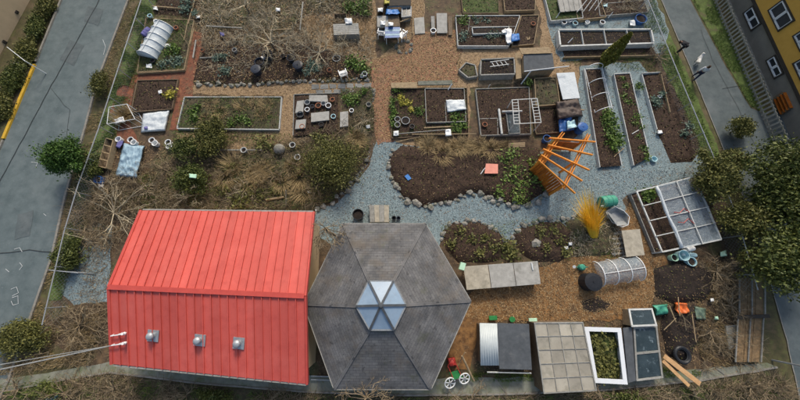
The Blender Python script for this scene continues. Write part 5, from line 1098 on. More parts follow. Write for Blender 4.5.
# plank path / pallet by the brick paving
for k, (x0, x1, y0, y1, m, l) in enumerate([(431, 434.5, 16, 30, 'grey_board', 'narrow grey plank left of the wide grey plank'), (436.5, 447, 13, 33, 'grey_ply', 'wide grey plank leaning by the long white bed'), (448, 452, 16, 35, 'brown_board', 'dark plank right of the wide grey plank')]):
    MB().prism([P(x0, y0, .3), P(x1, y0, .3), P(x1 + .4, y1, .2), P(x0 + .4, y1, .2)], .06).build('plank', m, label=l, cat='plank', bevel=.01)
MB().prism([P(x, y, .12) for x, y in ((414, 18), (424, 17), (425, 33), (415, 34))], .1).build('grey_mat', 'grey_ply', label='grey boards left of the narrow plank', cat='boards')
pot('plant_pot', 'white pot at the foot of the narrow grey plank', 433, 33, .22, .25, 'white_plastic', soil='dark_soil'); pot('plant_pot', 'yellow ring pot at the corner of the green grassy bed', 466, 11, .2, .15, 'lime', soil='dark_soil')
cloth('plastic_bag', 'white sack at the right end of the long white bed', [(503, 28), (512, 27), (513, 44), (507, 45)], 'white_plastic', .45, 12, amp=.12, cat='bag', seed=5); cloth('plastic_bag', 'bright blue bag at the right end of the long white bed', [(511, 34), (519, 33), (520, 41), (511, 42)], 'tarp_bright_blue', .55, 12, amp=.12, cat='bag', seed=6)
cloth('plastic_bag', 'white crumpled paper beside the trough planter', [(501, 30), (507, 28), (508, 33), (502, 34)], 'white_plastic', .55, 10, amp=.12, cat='bag', seed=61)
# planks by the red path
for q, m, l in ((((391, 82.5), (417, 82), (417, 88), (391, 88)), 'tan_board', 'tan plank along the top of the planted bed'), (((418, 81), (452, 80), (453, 84.5), (418, 85)), 'fence_wood', 'green plank along the top of the planted bed')): MB().prism([P(x, y, .42) for x, y in q], .1).build('plank', m, label=l, cat='plank', bevel=.01)
cloth('plastic_sheet', 'crumpled white sheet across the inner timber frame', [(445, 99.5), (465, 99), (467, 110), (446.5, 113)], 'tarp_white', .5, 18, amp=.08, seed=8)
for x, y, r, l in ((397.5, 120.5, .2, 'upper small'), (397.5, 126, .2, 'lower small'), (405.5, 122, .3, 'large')): pot('grey_pot', l + ' grey ring pot at the left of the planted bed', x, y, r, .2, 'grey_plastic', z=.14, soil='dark_soil', group='grey ring pots')
cloth('plastic_bag', 'white bag at the bottom left corner of the planted bed', [(393, 131), (399, 130.5), (399, 136), (393, 136.5)], 'white_plastic', .35, 10, amp=.12, cat='bag', seed=15); cloth('plastic_bag', 'white bag below the lettuces of the planted bed', [(445, 129), (451, 128.5), (452, 136), (445, 137)], 'white_plastic', .45, 10, amp=.12, cat='bag', seed=16)
pole('stick', 'long grey stick along the lower edge of the planted bed', P(396, 134, .35), P(446, 129.5, .35), .03, 'grey_board', 'stick'); pole('stick', 'long tan pole below the planted bed', P(412, 134.5, .3), P(476, 134, .3), .045, 'tan_board', 'stick')
pole('stick', 'curved tan pole at the bottom left of the planted bed', P(396, 142, .1), P(420, 137, .2), .035, 'tan_board', 'stick'); pole('stick', 'short white rod at the green plank', P(448, 90, .3), P(452, 84, .6), .035, 'white_metal', 'stick')
pole('stick', 'pink white stick on the path left of the trellis bed', P(488, 88, .1), P(490, 84.5, .4), .03, 'white_board', 'stick')
# lattice in the box planter
lt = thing('white_lattice', 'white lattice lying on the grey box planter', 'lattice', P(501, 62)); 
for k in range(4): MB().bar(P(491 + k * 4.4, 61.5 - k * .4, .66), P(495 + k * 4.4, 67 - k * .5, .66), .05, .03).build('slat', 'white_board', lt)
for k in range(2): MB().bar(P(490, 62 + k * 4.6, .7), P(509, 59.5 + k * 4.6, .7), .05, .03).build('slat', 'white_board', lt)
# dark topped cold frame with a diagonal pole
dk = thing('cold_frame', 'cold frame with a dark felt lid on tan timber sides', 'cold frame', P(537, 66)); c = [P(x, y, .9) for x, y in ((523.5, 54), (552.5, 53), (554.5, 69.5), (524, 71))]; c0 = [Vector((p.x, p.y, 0)) for p in c]; cc = sum(c, Vector()) / 4
MB().prism(c, .05).build('lid', 'slate_felt', dk, bevel=.01)
for i in range(4): a, b = (cc + (c[i] - cc) * .96), (cc + (c[(i + 1) % 4] - cc) * .96); MB().bar(a - up * .48, b - up * .48, .05, .84).build('side_board', 'tan_board', dk)
bk = [P(x, y, .98) for x, y in ((519, 48), (549, 47), (551.5, 53), (522, 54))]; MB().prism(bk, .05).build('back_board', 'tan_board', dk); MB().prism([P(x, y, .5) for x, y in ((515, 53), (521, 52), (521.5, 78), (516, 79))], .06).build('side_shelf', 'tan_board', dk)
pole('white_pole', 'long white pole lying diagonally over the dark cold frame', P(524, 71.5, 1.0), P(569, 66, 1.05), .04, 'white_metal'); pole('white_pole', 'short white pole leaning at the foot of the dark cold frame', P(521, 84, .1), P(531, 71, 1.0), .045, 'white_metal')
MB().prism([P(x, y, .56) for x, y in ((556.5, 73), (574.5, 72), (580, 98), (563, 99.5))], .05).build('polycarbonate_sheet', 'tarp_white', label='pale grey rectangular panel lying right of the dark cold frame', cat='panel', bevel=.01)
cloth('tarpaulin', 'dark brown tarpaulin heaped behind the orange arbour', [(555, 102), (578, 98), (583, 116), (557, 120)], 'tarp_brown', .9, 20, amp=.18, cat='tarp', seed=21)
cloth('tarpaulin', 'blue tarpaulin bundle below the dark brown one', [(558, 118), (572, 116), (575, 130), (559, 133)], 'blue_plastic', .6, 16, amp=.15, cat='tarp', seed=22)
cloth('plastic_bag', 'white crumpled bag on the blue tarpaulin bundle', [(566, 121), (575, 119), (577, 128), (567, 130)], 'pale_blue_plastic', .8, 12, amp=.16, cat='bag', seed=23)
pot('blue_barrel', 'blue barrel at the upper right of the orange arbour', 578, 131, .33, .6, 'blue_plastic', cat='barrel', taper=.95, lid='blue_plastic'); pot('blue_barrel', 'blue bucket at the upper left of the orange arbour', 544.5, 141, .27, .4, 'blue_plastic', cat='barrel', soil='dark_soil')
# white trellis frame
tr = thing('ladder_trellis', 'white ladder trellis frame standing in the soil bed', 'trellis', P(520, 115)); c = [P(x, y, 1.25) for x, y in ((512, 100), (537, 98.5), (541, 122.5), (514, 124))]
for i in range(4): MB().bar(c[i] + up * .003 * (i % 2), c[(i + 1) % 4] + up * .003 * (i % 2), .05, .05).build('rail', 'white_board', tr); MB().bar(Vector((c[i].x, c[i].y, 0)), c[i], .055, .055).build('post', 'white_board', tr)
for s in (0, 1):
    a, b = (c[0], c[3]) if s == 0 else (c[1], c[2]); o_ = (c[1] - c[0]).normalized() * (.42 if s == 0 else -.42)
    MB().bar(a + o_, b + o_, .045, .045).build('rail', 'white_board', tr)
    for k in range(1, 8): p = a.lerp(b, k / 8); MB().bar(p, p + o_, .035, .035).build('rung', 'white_board', tr)
pole('white_post', 'thick white pipe lying across the trellis bed', P(498.7, 109, .35), P(502, 134, .35), .085, 'white_board'); pole('white_post', 'short white pole lying beside the ladder trellis', P(502, 111.5, .4), P(522, 111, .4), .07, 'white_board')
gb = thing('glass_frame', 'grey glazed frame lying under the ladder trellis', 'frame', P(514, 126)); c = [P(x, y, .3) for x, y in ((506, 113), (518, 113), (520, 133), (509, 134))]
for i in range(4): MB().bar(c[i] + up * .003 * (i % 2), c[(i + 1) % 4] + up * .003 * (i % 2), .05, .05).build('rail', 'grey_board', gb)
MB().slab([p - up * .01 for p in c], .008).build('pane', 'clear_glass', gb)
# --- top right
for k in range(4): pole('stake', 'pale timber stake slanting over the top right timber bed, ' + ORD[k] + ' from the left', P(577 + k * 6, 12 - k * .5, .5), P(590 + k * 5.5, -4 - k, .9), .03, 'white_board', group='stakes of the top right timber bed')
for k, (x, y) in enumerate([(553, 20), (563, 24), (569, 22), (574, 25), (586, 24), (601, 24)]): pot('plant_pot', 'small white pot on the gravel above the long white box, ' + ORD[k] + ' from the left', x, y, .17 + .03 * (k % 2), .2, 'white_plastic' if k % 3 else 'pale_blue_plastic', group='white pots above the long white box', soil='dark_soil' if k % 2 else None)
pot('blue_barrel', 'blue tub at the right end of the long white box', 638, 22, .45, .35, 'blue_plastic', cat='tub', soil='dark_soil'); cloth('plastic_bag', 'white bag left of the blue tub', [(629, 21), (635, 20), (636, 26), (630, 26)], 'white_plastic', .3, 10, amp=.1, cat='bag', seed=31)
pole('stick', 'white stick standing in the first square of the white box', P(568, 43, .5), P(573, 38, .8), .035, 'white_metal', 'stick'); pole('stick', 'white stick in the pale framed bed at the top', P(556, 18, .4), P(560, 12, .8), .03, 'white_metal', 'stick'); pole('stick', 'white stick in the grey railed bed', P(608, 18, .4), P(613, 12, .8), .03, 'white_metal', 'stick')
t = thing('grey_cold_cover', 'pale grey corrugated cover in the top framed bed', 'cover', P(568, 4)); MB().slab([P(x, y, .5) for x, y in ((557, -2), (580, -5), (583, 10), (560, 12))], .04).build('sheet', 'grey_ply', t)
for k in range(5): x = 558 + k * 5; MB().bar(P(x, -1.6 - k * .6, .52), P(x + 2.6, 11.6 - k * .4, .52), .08, .03).build('ridge', 'grey_ply', t)
# hoops over the narrow bed
hp = thing('hoop_frame', 'white plastic hoops arching over the narrow bed', 'hoops', P(600, 95))
HC = [((585, 69), (602, 67.5)), ((588.5, 84), (605, 82)), ((591.5, 98), (608.5, 96)), ((594.5, 113), (612, 109.5))]
for a, b in HC:
    A, B = P(*a, .2), P(*b, .2); r = .5; MB().tube([A.lerp(B, .5 - .5 * math.cos(math.pi * k / 14)) + up * .55 * math.sin(math.pi * k / 14) for k in range(15)], .028, 6).build('hoop', 'white_plastic', hp)
MB().tube([P(585, 69, .24), P(595, 113, .24)], .028, 6).build('side_pole', 'white_plastic', hp); MB().tube([P(602, 67.5, .24), P(613, 112, .24)], .028, 6).build('side_pole', 'white_plastic', hp)
pot('blue_pot', 'small blue pot at the end of the leafy narrow bed', 652, 160, .2, .2, 'pale_blue_plastic')
cloth('paper_bag', 'white scrap on the bare soil by the right fence', [(657, 95), (662, 94), (663, 98), (658, 99)], 'white_plastic', .25, 8, amp=.08, cat='bag', seed=32)
pole('stick', 'pale stick lying at the lower end of the hooped bed', P(614, 157, .3), P(624, 148, .3), .03, 'tan_board', 'stick'); pole('stick', 'pale stick lying in the leafy narrow bed', P(632, 134, .3), P(639, 130, .3), .03, 'white_board', 'stick')
# ================================================================ ORANGE ARBOUR
HA = 2.1
ar = thing('orange_arbour', 'orange stained timber arbour with fanned rafters on the gravel', 'arbour', P(552, 172))
A_, B_, C_, D_ = P(542, 160, HA), P(564.5, 185.5, HA), P(587, 137.5, HA), P(561, 135.5, HA)
for p in (A_, B_, C_, D_, A_.lerp(D_, .5), B_.lerp(C_, .5)): MB().bar(Vector((p.x, p.y, 0)), p - up * .06, .12, .12).build('post', 'orange_wood', ar)
for a, b in ((A_, D_), (B_, C_)):
    d = (b - a).normalized() * .25; s = Vector((-d.y, d.x, 0)).normalized()
    for k in (-.07, .07): MB().bar(a - d + s * k, b + d + s * k, .05, .18).build('beam', 'orange_wood', ar)
for (a, b) in (((549, 138), (595, 142)), ((548, 145), (592.5, 155)), ((543, 149), (589, 170)), ((541, 155), (582, 181)), ((538, 160), (575, 193.5))):
    MB().bar(P(*a, HA + .16), P(*b, HA + .16), .06, .15).build('rafter', 'orange_wood', ar)
def slat_wall(a, b, z0, z1, n):
    for k in range(n):
        p, q = a.lerp(b, (k + .06) / n), a.lerp(b, (k + .94) / n); d = (q - p).normalized(); s = Vector((-d.y, d.x, 0)) * .012
        MB().add([Vector((p.x, p.y, z0)) + s, Vector((q.x, q.y, z0)) + s, Vector((q.x, q.y, z1)) + s, Vector((p.x, p.y, z1)) + s, Vector((p.x, p.y, z0)) - s, Vector((q.x, q.y, z0)) - s, Vector((q.x, q.y, z1)) - s, Vector((p.x, p.y, z1)) - s], [(0, 1, 2, 3), (7, 6, 5, 4), (0, 4, 5, 1), (1, 5, 6, 2), (2, 6, 7, 3), (3, 7, 4, 0)]).build('wall_slat', 'orange_panel', ar)
slat_wall(A_, B_, .1, 1.95, 12); slat_wall(A_, D_, .1, 1.3, 14); slat_wall(D_, C_, .1, 1.3, 12)
s0, s1 = A_.lerp(D_, .1), A_.lerp(D_, .9); inn = (B_ - A_).normalized() * .5
MB().slab([Vector((s0.x, s0.y, .45)), Vector((s1.x, s1.y, .45)), Vector((s1.x, s1.y, .45)) + inn, Vector((s0.x, s0.y, .45)) + inn], .05).build('bench_seat', 'orange_wood', ar)
# ================================================================ MIDDLE RIGHT
MB().prism([P(x, y, .45) for x, y in ((486, 163.5), (498, 164), (498, 173.5), (484.5, 173.5))], .03).build('salmon_board', 'salmon', label='salmon pink square board in the kidney shaped bed', cat='board', bevel=.004)
pole('stick', 'white stick beside the salmon pink board', P(480.5, 174, .4), P(485, 168, .45), .03, 'white_metal', 'stick')
MB().prism([P(x, y, .42) for x, y in ((404.5, 176), (408, 174), (411.5, 178.5), (408, 180.5))], .03).build('blue_sign', 'tarp_bright_blue', label='small blue plate lying at the left of the kidney bed', cat='plate', bevel=.004)
t = thing('timber_offcut', 'stack of pale offcuts lying above the kidney bed', 'timber', P(516, 144))
for k in range(3): MB().bar(P(508, 144 + k * 1.6, .12), P(525, 143 + k * 1.6, .12), .1, .06).build('board', 'tan_board', t)
panel_table('long plywood table of three panels beside the pavilion', [(463, 266.5), (538, 261), (541, 284), (466.5, 290)], .75, ['ply', 'grey_ply', 'grey_ply'], 3)
pole('white_rod', 'short white rod lying on the plywood table', P(531.5, 263, .79), P(533, 270, .79), .04, 'white_metal', 'rod')
t = thing('mint_box', 'pale mint box at the left end of the plywood table', 'box', P(463, 267)); c = [P(x, y, .95) for x, y in ((461, 262), (466, 263.5), (464, 270.5), (459, 269))]; MB().prism(c, .3).build('body', 'mint_plastic', t, bevel=.01); MB().prism([p + up * .035 for p in c], .03).build('lid', 'mint_plastic', t)
tunnel('plastic_tunnel', 'short clear plastic tunnel with white hoops on the mulch', (597, 274), (636, 268), .72, 'poly_film', 4, wid=.78)
pot('black_bin', 'round black compost bin beside the short plastic tunnel', 586.5, 282, .52, .7, 'black_plastic', cat='bin', taper=1.1, lid='black_plastic')
wcn = thing('watering_can', 'teal green watering can next to the black compost bin', 'watering can', P(580, 267)); p = P(580, 267.5); MB().lathe(p, [(.2, 0), (.2, .3), (.14, .36), (.1, .36)], 14).build('body', 'teal_plastic', wcn); MB().tube([p + Vector((-.15, 0, .08)), p + Vector((-.5, .02, .4))], [.04, .025], 6).build('spout', 'teal_plastic', wcn); MB().lathe(p + Vector((-.52, .02, .36)), [(.03, 0), (.1, .1), (.1, .12)], 10, Vector((-1, 0, .7))).build('rose', 'white_plastic', wcn)
MB().tube([p + Vector((.2, 0, .1)), p + Vector((.36, 0, .25)), p + Vector((.25, 0, .42)), p + Vector((0, 0, .45))], .02, 6).build('handle', 'teal_plastic', wcn)
panel_table('small plywood board on a pallet below the wheelbarrow', [(621.5, 230.5), (640, 229), (645, 255), (626.5, 257)], .55, 'ply', 1, name='board_on_pallet')
pt = thing('timber_pallet', 'grey slatted pallet left of the small plywood board', 'pallet', P(615, 245))
for k in range(5): MB().bar(P(609 + k * .7, 234 + k * 5, .16), P(622 + k * .7, 233 + k * 5, .16), .12, .03).build('slat', 'grey_board', pt)
for k in (0, 1): MB().bar(P(611 + k * 9, 233, .08), P(614.5 + k * 9, 256, .08), .08, .1).build('bearer', 'grey_board', pt)
lying('green_barrel', 'teal green barrel lying on the gravel by the golden grass', 607.5, 201.5, .4, .95, 1, .12, 'teal_plastic')
# wheelbarrow
wbr = thing('wheelbarrow', 'grey wheelbarrow with white tubular handles by the golden grass', 'wheelbarrow', P(616, 217)); f = lambda x, y, h: P(x, y, h)
rim = [f(x, y, .62) for x, y in ((606, 211), (617, 206), (628, 214), (628, 225), (617, 226))]; low = [f(x, y, .3) for x, y in ((611, 214), (617, 211), (624, 215), (624, 221), (617, 222))]
mbt = MB(); mbt.add(rim + low, [(i, (i + 1) % 5, 5 + (i + 1) % 5, 5 + i) for i in range(5)] + [(9, 8, 7, 6, 5)]); o = mbt.build('tray', 'grey_plastic', wbr); o.modifiers.new('thick', 'SOLIDIFY').thickness = .02
MB().tube([f(601, 206, .6), f(612, 205, .55), f(624, 211, .66), f(629.5, 217, .7), f(628, 225, .68), f(622, 227, .6)], .025, 6).build('handle', 'white_metal', wbr); MB().tube([f(622, 227, .6), f(612, 222, .4), f(606, 212, .3)], .025, 6).build('handle', 'white_metal', wbr)
MB().lathe(f(604, 209, .2) - Vector((.06, 0, 0)), [(.1, 0), (.2, .02), (.2, .1), (.1, .12)], 16, Vector((.5, 1, 0))).build('wheel', 'black_plastic', wbr)
for x, y in ((621, 222), (624, 218)): MB().tube([f(x, y, 0), f(x, y, .4)], .02, 6).build('leg', 'white_metal', wbr)
# greenhouse bed
ghc = [(636.5, 191.5), (694.5, 176.5), (721, 239.5), (662, 252)]
gh = thing('greenhouse_frame', 'white framed greenhouse bed half covered by clear plastic', 'greenhouse', P(678, 217)); c = [P(x, y, .8) for x, y in ghc]; W = lambda u, v: c[0].lerp(c[1], u).lerp(c[3].lerp(c[2], u), v)
for i in range(4):
    MB().bar(c[i] + up * .003 * (i % 2), c[(i + 1) % 4] + up * .003 * (i % 2), .08, .08).build('rail', 'white_board', gh); MB().bar(Vector((c[i].x, c[i].y, 0)), c[i], .08, .08).build('post', 'white_board', gh)
    a, b = c[i], c[(i + 1) % 4]; MB().bar(Vector((a.x, a.y, .14)), Vector((b.x, b.y, .14)), .05, .28).build('base_board', 'grey_board', gh)
for v in (.25, .5, .75): MB().bar(W(0, v) + up * .09, W(1, v) + up * .09, .055, .05).build('cross_bar', 'white_board', gh)
for u in (.3, .66): MB().bar(W(u, 0) + up * .1, W(u, 1) + up * .1, .055, .05).build('long_bar', 'white_board', gh)
n = 16; fm = MB()
for j in range(n + 1):
    for i in range(n + 1): u, v = .3 + .7 * i / n, j / n; q = W(u, v); q.z += .045 + .05 * noise.noise(Vector((u * 9, v * 9, 1))) - .05 * abs(math.sin(v * math.pi * 4)); fm.v.append(tuple(q))
for j in range(n):
    for i in range(n): k = j * (n + 1) + i; fm.f.append((k, k + 1, k + n + 2, k + n + 1))
fm.build('plastic_film', 'poly_film', gh, smooth=True)
rl = [W(.31 + .01 * math.sin(k), k / 10) + up * .12 for k in range(11)]; MB().tube(rl, [.09 + .02 * math.sin(k * 2.1) for k in range(11)], 10).build('rolled_film', 'tarp_white', gh, smooth=True)
mound('soil', [(p.x, p.y) for p in c], 'soil', .15, .1, gh, fall=.3)
for a, b in ((.46, .52), (.62, .7)): MB().tube([W(.42, a) + up * .1, W(.5, a + .03) + up * .12, W(.6, a - .02) + up * .1, W(.66, b) + up * .11], .025, 5).build('red_cord', 'red_paint', gh)
pole('stick', 'thin dark stake at the top corner of the greenhouse bed', P(684, 176, .1), P(685, 172, .9), .025, 'dark_metal', 'stick')
for k, (x, y, m, r, h, l) in enumerate([(678, 256, 'pale_blue_plastic', .33, .45, 'large pale blue bucket below the greenhouse bed'), (670, 258, 'mint_plastic', .22, .35, 'pale green jug left of the large pale blue bucket'), (687, 262, 'pale_blue_plastic', .28, .35, 'pale round tub right of the large pale blue bucket')]): pot('bucket', l, x, y, r, h, m, cat='bucket', soil='dark_soil' if k else None)
lying('water_jug', 'white jug lying at the corner of the greenhouse bed', 690, 249, .16, .5, 1, .2, 'white_plastic', cat='jug'); lying('water_jug', 'pale blue jug lying under the white jug', 692, 255, .15, .45, 1, -.1, 'pale_blue_plastic', cat='jug'); lying('water_jug', 'small white jug between bucket and greenhouse bed', 684, 253, .13, .4, .4, 1, 'white_plastic', cat='jug')
cloth('plastic_bag', 'white scrap in the olive tree beside the greenhouse bed', [(711, 192), (719, 194), (718, 199), (711, 197)], 'white_plastic', 1.0, 8, amp=.1, cat='bag', seed=41); cloth('plastic_bag', 'pale scrap in the brush below the greenhouse bed', [(720, 252), (726, 250), (727, 256), (721, 257)], 'mint_plastic', .4, 8, amp=.1, cat='bag', seed=42)
# ================================================================ BOTTOM ROW
cs = thing('corrugated_roof_bin', 'compost bin with a clear corrugated sheet and dark felt lid', 'compost bin', P(505, 345))
c = [P(x, y, 1.1) for x, y in ((479.5, 323), (498, 323.5), (500.5, 365.5), (480.5, 365.5))]; n = 24; g = MB()
for j in (0, 1):
    for i in range(n + 1): p = c[0].lerp(c[1], i / n) if j == 0 else c[3].lerp(c[2], i / n); p.z += .022 * math.sin(i * math.pi * .66); g.v.append(tuple(p))
g.f = [(i, i + 1, n + 2 + i, n + 1 + i) for i in range(n)]; o = g.build('corrugated_sheet', 'corr_sheet', cs, smooth=True); o.modifiers.new('thick', 'SOLIDIFY').thickness = .006
for k in (.05, .5, .95): MB().bar(c[0].lerp(c[3], k) - up * .06, c[1].lerp(c[2], k) - up * .06, .05, .05).build('batten', 'white_board', cs)
c = [P(x, y, 1.15) for x, y in ((497.5, 323), (529, 324), (532, 370), (499.5, 369))]; MB().prism(c, .05).build('felt_lid', 'slate_felt', cs, bevel=.01)
b4 = [P(x, y, 1.0) for x, y in ((481, 325), (529, 326), (531, 368), (482, 364))]
for i in range(4):
    for k in range(4): zz = .14 + k * .24; MB().bar(Vector((b4[i].x, b4[i].y, zz)), Vector((b4[(i + 1) % 4].x, b4[(i + 1) % 4].y, zz)), .04, .18).build('slat', 'brown_board', cs)
MB().bar(P(487, 372, .9), P(531, 373, .9), .05, .1).build('front_rail', 'white_board', cs)
framed_lid('large bin roof of translucent polycarbonate squares', [(534.5, 323), (582.5, 322.5), (596, 390), (544, 393)], 1.25, 'grey_board', 'poly_sheet', 4, 5, name='polycarbonate_roof_bin', cat='compost bin', fw=.07, box=1, inner=.035, tilt=-.15, side_m='brown_board')
framed_lid('open cold frame with a thick white window frame', [(586.5, 329), (619, 330), (625, 382), (595.5, 380.5)], .55, 'trim_white', None, name='cold_frame', fw=.24, box=1, side_m='white_board')
mound('soil', [(p.x, p.y) for p in (P(x, y) for x, y in ((589, 332), (617, 333), (622, 378), (597, 377)))], 'grassy_soil', .1, .1, bpy.data.objects['cold_frame.002'] if 'cold_frame.002' in bpy.data.objects else None, fall=.3)
MB().prism([P(x, y, .6) for x, y in ((623, 328), (632, 327), (636, 381), (628.5, 383))], .05).build('dark_board', 'slate_felt', label='dark board between the white frame and the glazed frame', cat='board', bevel=.01)
framed_lid('glazed cold frame with two dark panes in grey timber', [(634, 328), (656, 326.5), (662, 377), (637, 380)], .6, 'grey_board', 'clear_glass', 1, 2, box=1, inner=.12)
framed_lid('small tilted glass frame above the two pane cold frame', [(629, 309.5), (651.5, 309), (656, 325), (632, 326)], .8, 'white_board', 'clear_glass', 1, 1, box=1, tilt=-.2, side_m='tan_board')
for k, (a, b, l) in enumerate((((664, 356), (700, 384), 'new pale plank lying beside the cold frame, upper one'), ((663, 361), (689, 386), 'new pale plank lying beside the cold frame, lower one'))): board('new_plank', l, 'plank', P(*a, .55), P(*b, .62), .28 if k == 0 else .2, .05, 'new_wood')
cloth('tarpaulin', 'teal green crumpled sheet at the top of the compost heap', [(652, 305), (667, 304), (669, 314), (655, 316)], 'teal_plastic', .5, 12, amp=.2, cat='tarp', seed=51); cloth('tarpaulin', 'orange crumpled sheet right of the teal sheet', [(674, 302), (687, 303), (690, 313), (678, 316)], 'orange_plastic', .5, 12, amp=.2, cat='tarp', seed=52); cloth('tarpaulin', 'dull green sheet right of the orange sheet', [(694, 306), (706, 308), (706, 320), (696, 320)], 'leaf_blue', .3, 12, amp=.15, cat='tarp', seed=53)
for k, (a, b) in enumerate((((669, 305), (676, 322)), ((678, 297), (680, 316)), ((684, 318), (678, 309)), ((664, 330), (676, 318)), ((692, 314), (696, 342)), ((686, 330), (684, 318)))): pole('tool_handle', ['pale tool handle between teal and orange sheets', 'tool handle lying across the orange sheet', 'short tool handle below the orange sheet', 'tool handle lying on the black heap', 'long tan tool handle right of the black heap', 'short tan tool handle on the black heap'][k], P(*a, .5), P(*b, .75), .025, 'tan_board', 'handle')
ty = thing('rubber_tyre', 'black rubber tyre half buried in the compost heap', 'tyre', P(682, 355)); ctr = P(682, 355, .38); MB().tube([ctr + Vector((math.cos(k * .3142), math.sin(k * .3142), 0)) * .42 for k in range(21)], .1, 8).build('tread', 'black_plastic', ty); MB().tube([ctr + Vector((math.cos(k * .3142), math.sin(k * .3142), .02)) * .33 for k in range(21)], .03, 6).build('bead', 'dark_metal', ty)
for x, y, l in ((493, 318, 'green plastic tray above the corrugated bin'), (512.5, 319.5, 'bright green pot above the dark felt lid'), (533, 320.5, 'pale mint tray between the two bins')): MB().prism([P(x + dx, y + dy, .3) for dx, dy in ((-4, -2), (4, -2.4), (4.4, 2), (-3.6, 2.4))] if x != 512.5 else [P(x + 3 * math.cos(k * .785), y + 3 * math.sin(k * .785), .3) for k in range(8)], .12).build('plastic_tray', 'mint_plastic' if x == 533 else 'green_plastic', label=l, cat='tray', bevel=.01)
# hand cart with two white wheels
ca = thing('hand_cart', 'garden cart with two white spoked wheels beside the pavilion', 'cart', P(455, 380))
def spoked(c, r, ax):
    w = MB().tube([c + (ax.orthogonal().normalized() * math.cos(k * .3142) + ax.cross(ax.orthogonal().normalized()) * math.sin(k * .3142)) * r for k in range(21)], .035, 6).build('wheel', 'white_plastic', ca)
    sp = MB(); x = ax.orthogonal().normalized(); y = ax.cross(x)
    for k in range(6): sp.bar(c, c + (x * math.cos(k * 1.047) + y * math.sin(k * 1.047)) * r, .05, .02, up=ax)
    sp.build('spokes', 'white_plastic', w); MB().lathe(c - ax * .06, [(.07, 0), (.07, .12)], 12, ax).build('hub', 'grey_plastic', w)
ax = Vector((.25, -.35, 1)).normalized()
spoked(P(450, 383, .45), .31, ax); spoked(P(464.5, 378.5, .45), .31, ax)
MB().bar(P(450, 383, .42), P(464.5, 378.5, .42), .05, .05).build('axle', 'dark_metal', ca); MB().slab([P(x, y, .5) for x, y in ((449, 373), (459, 370), (463, 377), (453, 380))], .06).build('tray', 'green_plastic', ca)
MB().tube([P(453, 378, .5), P(448, 366, .7), P(452, 358, .85)], .025, 6).build('handle', 'red_paint', ca); MB().tube([P(461, 375, .5), P(456, 364, .7), P(452, 358, .85)], .025, 6).build('handle', 'red_paint', ca)
pole('timber_pole', 'tan timber post leaning beside the hand cart', P(462, 356, .8), P(474, 381, .3), .06, 'tan_board'); pole('timber_pole', 'thin tan stick crossing the leaning post', P(465, 352, .8), P(458, 366, .4), .025, 'tan_board')
cloth('plastic_bag', 'red crumpled bag between the pavilion and the cart', [(447, 358), (455, 357), (457, 366), (449, 367)], 'red_paint', .4, 10, amp=.15, cat='bag', seed=55)
# by the pavilion and red roof
pl_ = panel_table('pale slatted planter box at the top edge of the pavilion', [(369, 205), (389, 205), (389, 222), (370, 222)], .6, ['grey_board', 'ply'], 4, name='slatted_box', cat='box'); pot('plant_pot', 'black pot with a white rim at the top edge of the pavilion', 359, 216, .36, .5, 'black_plastic', soil='dark_soil')
pot('plant_pot', 'small black pot right of the slatted planter box', 394, 219, .14, .3, 'black_plastic'); pot('plant_pot', 'second small black pot right of the slatted planter box', 398.5, 219, .13, .25, 'blue_black_plastic')
for k, y in enumerate((376, 379.5)): MB().tube([P(311, y, .2), P(331, y + .6, .2)], .035, 6).build('grey_pipe', 'galv', label=('upper' if k == 0 else 'lower') + ' grey pipe lying between red building and pavilion', cat='pipe')
for k, (a, b) in enumerate((((316, 206), (314.5, 238)), )): pole('downpipe', 'thin pale downpipe at the right end of the red building', P(a[0], a[1] + 8, .2), P(a[0], a[1] + 4, 2.6), .04, 'white_metal', 'pipe')
# timber terrace at the lower right
tt = thing('timber_ramp', 'brown boarded timber ramp by the lane at the lower right', 'ramp', P(754, 320))
for s in range(2):
    y0, y1 = ((278, 315) if s == 0 else (318, 362)); 
    for k in range(3):
        x = 740 + k * 8; q = [P(x - s * 1.5, y0, .3), P(x + 7.4 - s * 1.5, y0, .3), P(x + 7.0 - s * 4, y1, .3), P(x - .4 - s * 4, y1, .3)]; MB().prism(q, .06).build('plank', 'ramp_board', tt)
    for x in (739.4, 752, 765): MB().bar(P(x - s * 1.5, y0, .36), P(x - s * 4, y1, .36), .05, .06).build('rail', 'grey_board', tt)
MB().bar(P(736, 317, .4), P(769, 316, .4), .2, .1).build('cross_beam', 'trim_dark', tt)
MB().prism([P(x, y, .15) for x, y in ((726, 326), (737, 325), (738, 346), (729, 350))], .13).build('concrete_paver', 'concrete', label='grey concrete slab left of the timber ramp', cat='slab', bevel=.01)
t = thing('parked_barrow', 'blue and white tub outside the bottom left fence', 'tub', P(58, 392)); p = P(58, 393); MB().lathe(p, [(.25, 0), (.34, .35), (.36, .35), (.3, .33)], 14).build('body', 'pale_blue_plastic', t); MB().lathe(p + up * .3, [(.25, 0), (.25, .02)], 12).build('water', 'clear_glass', t)

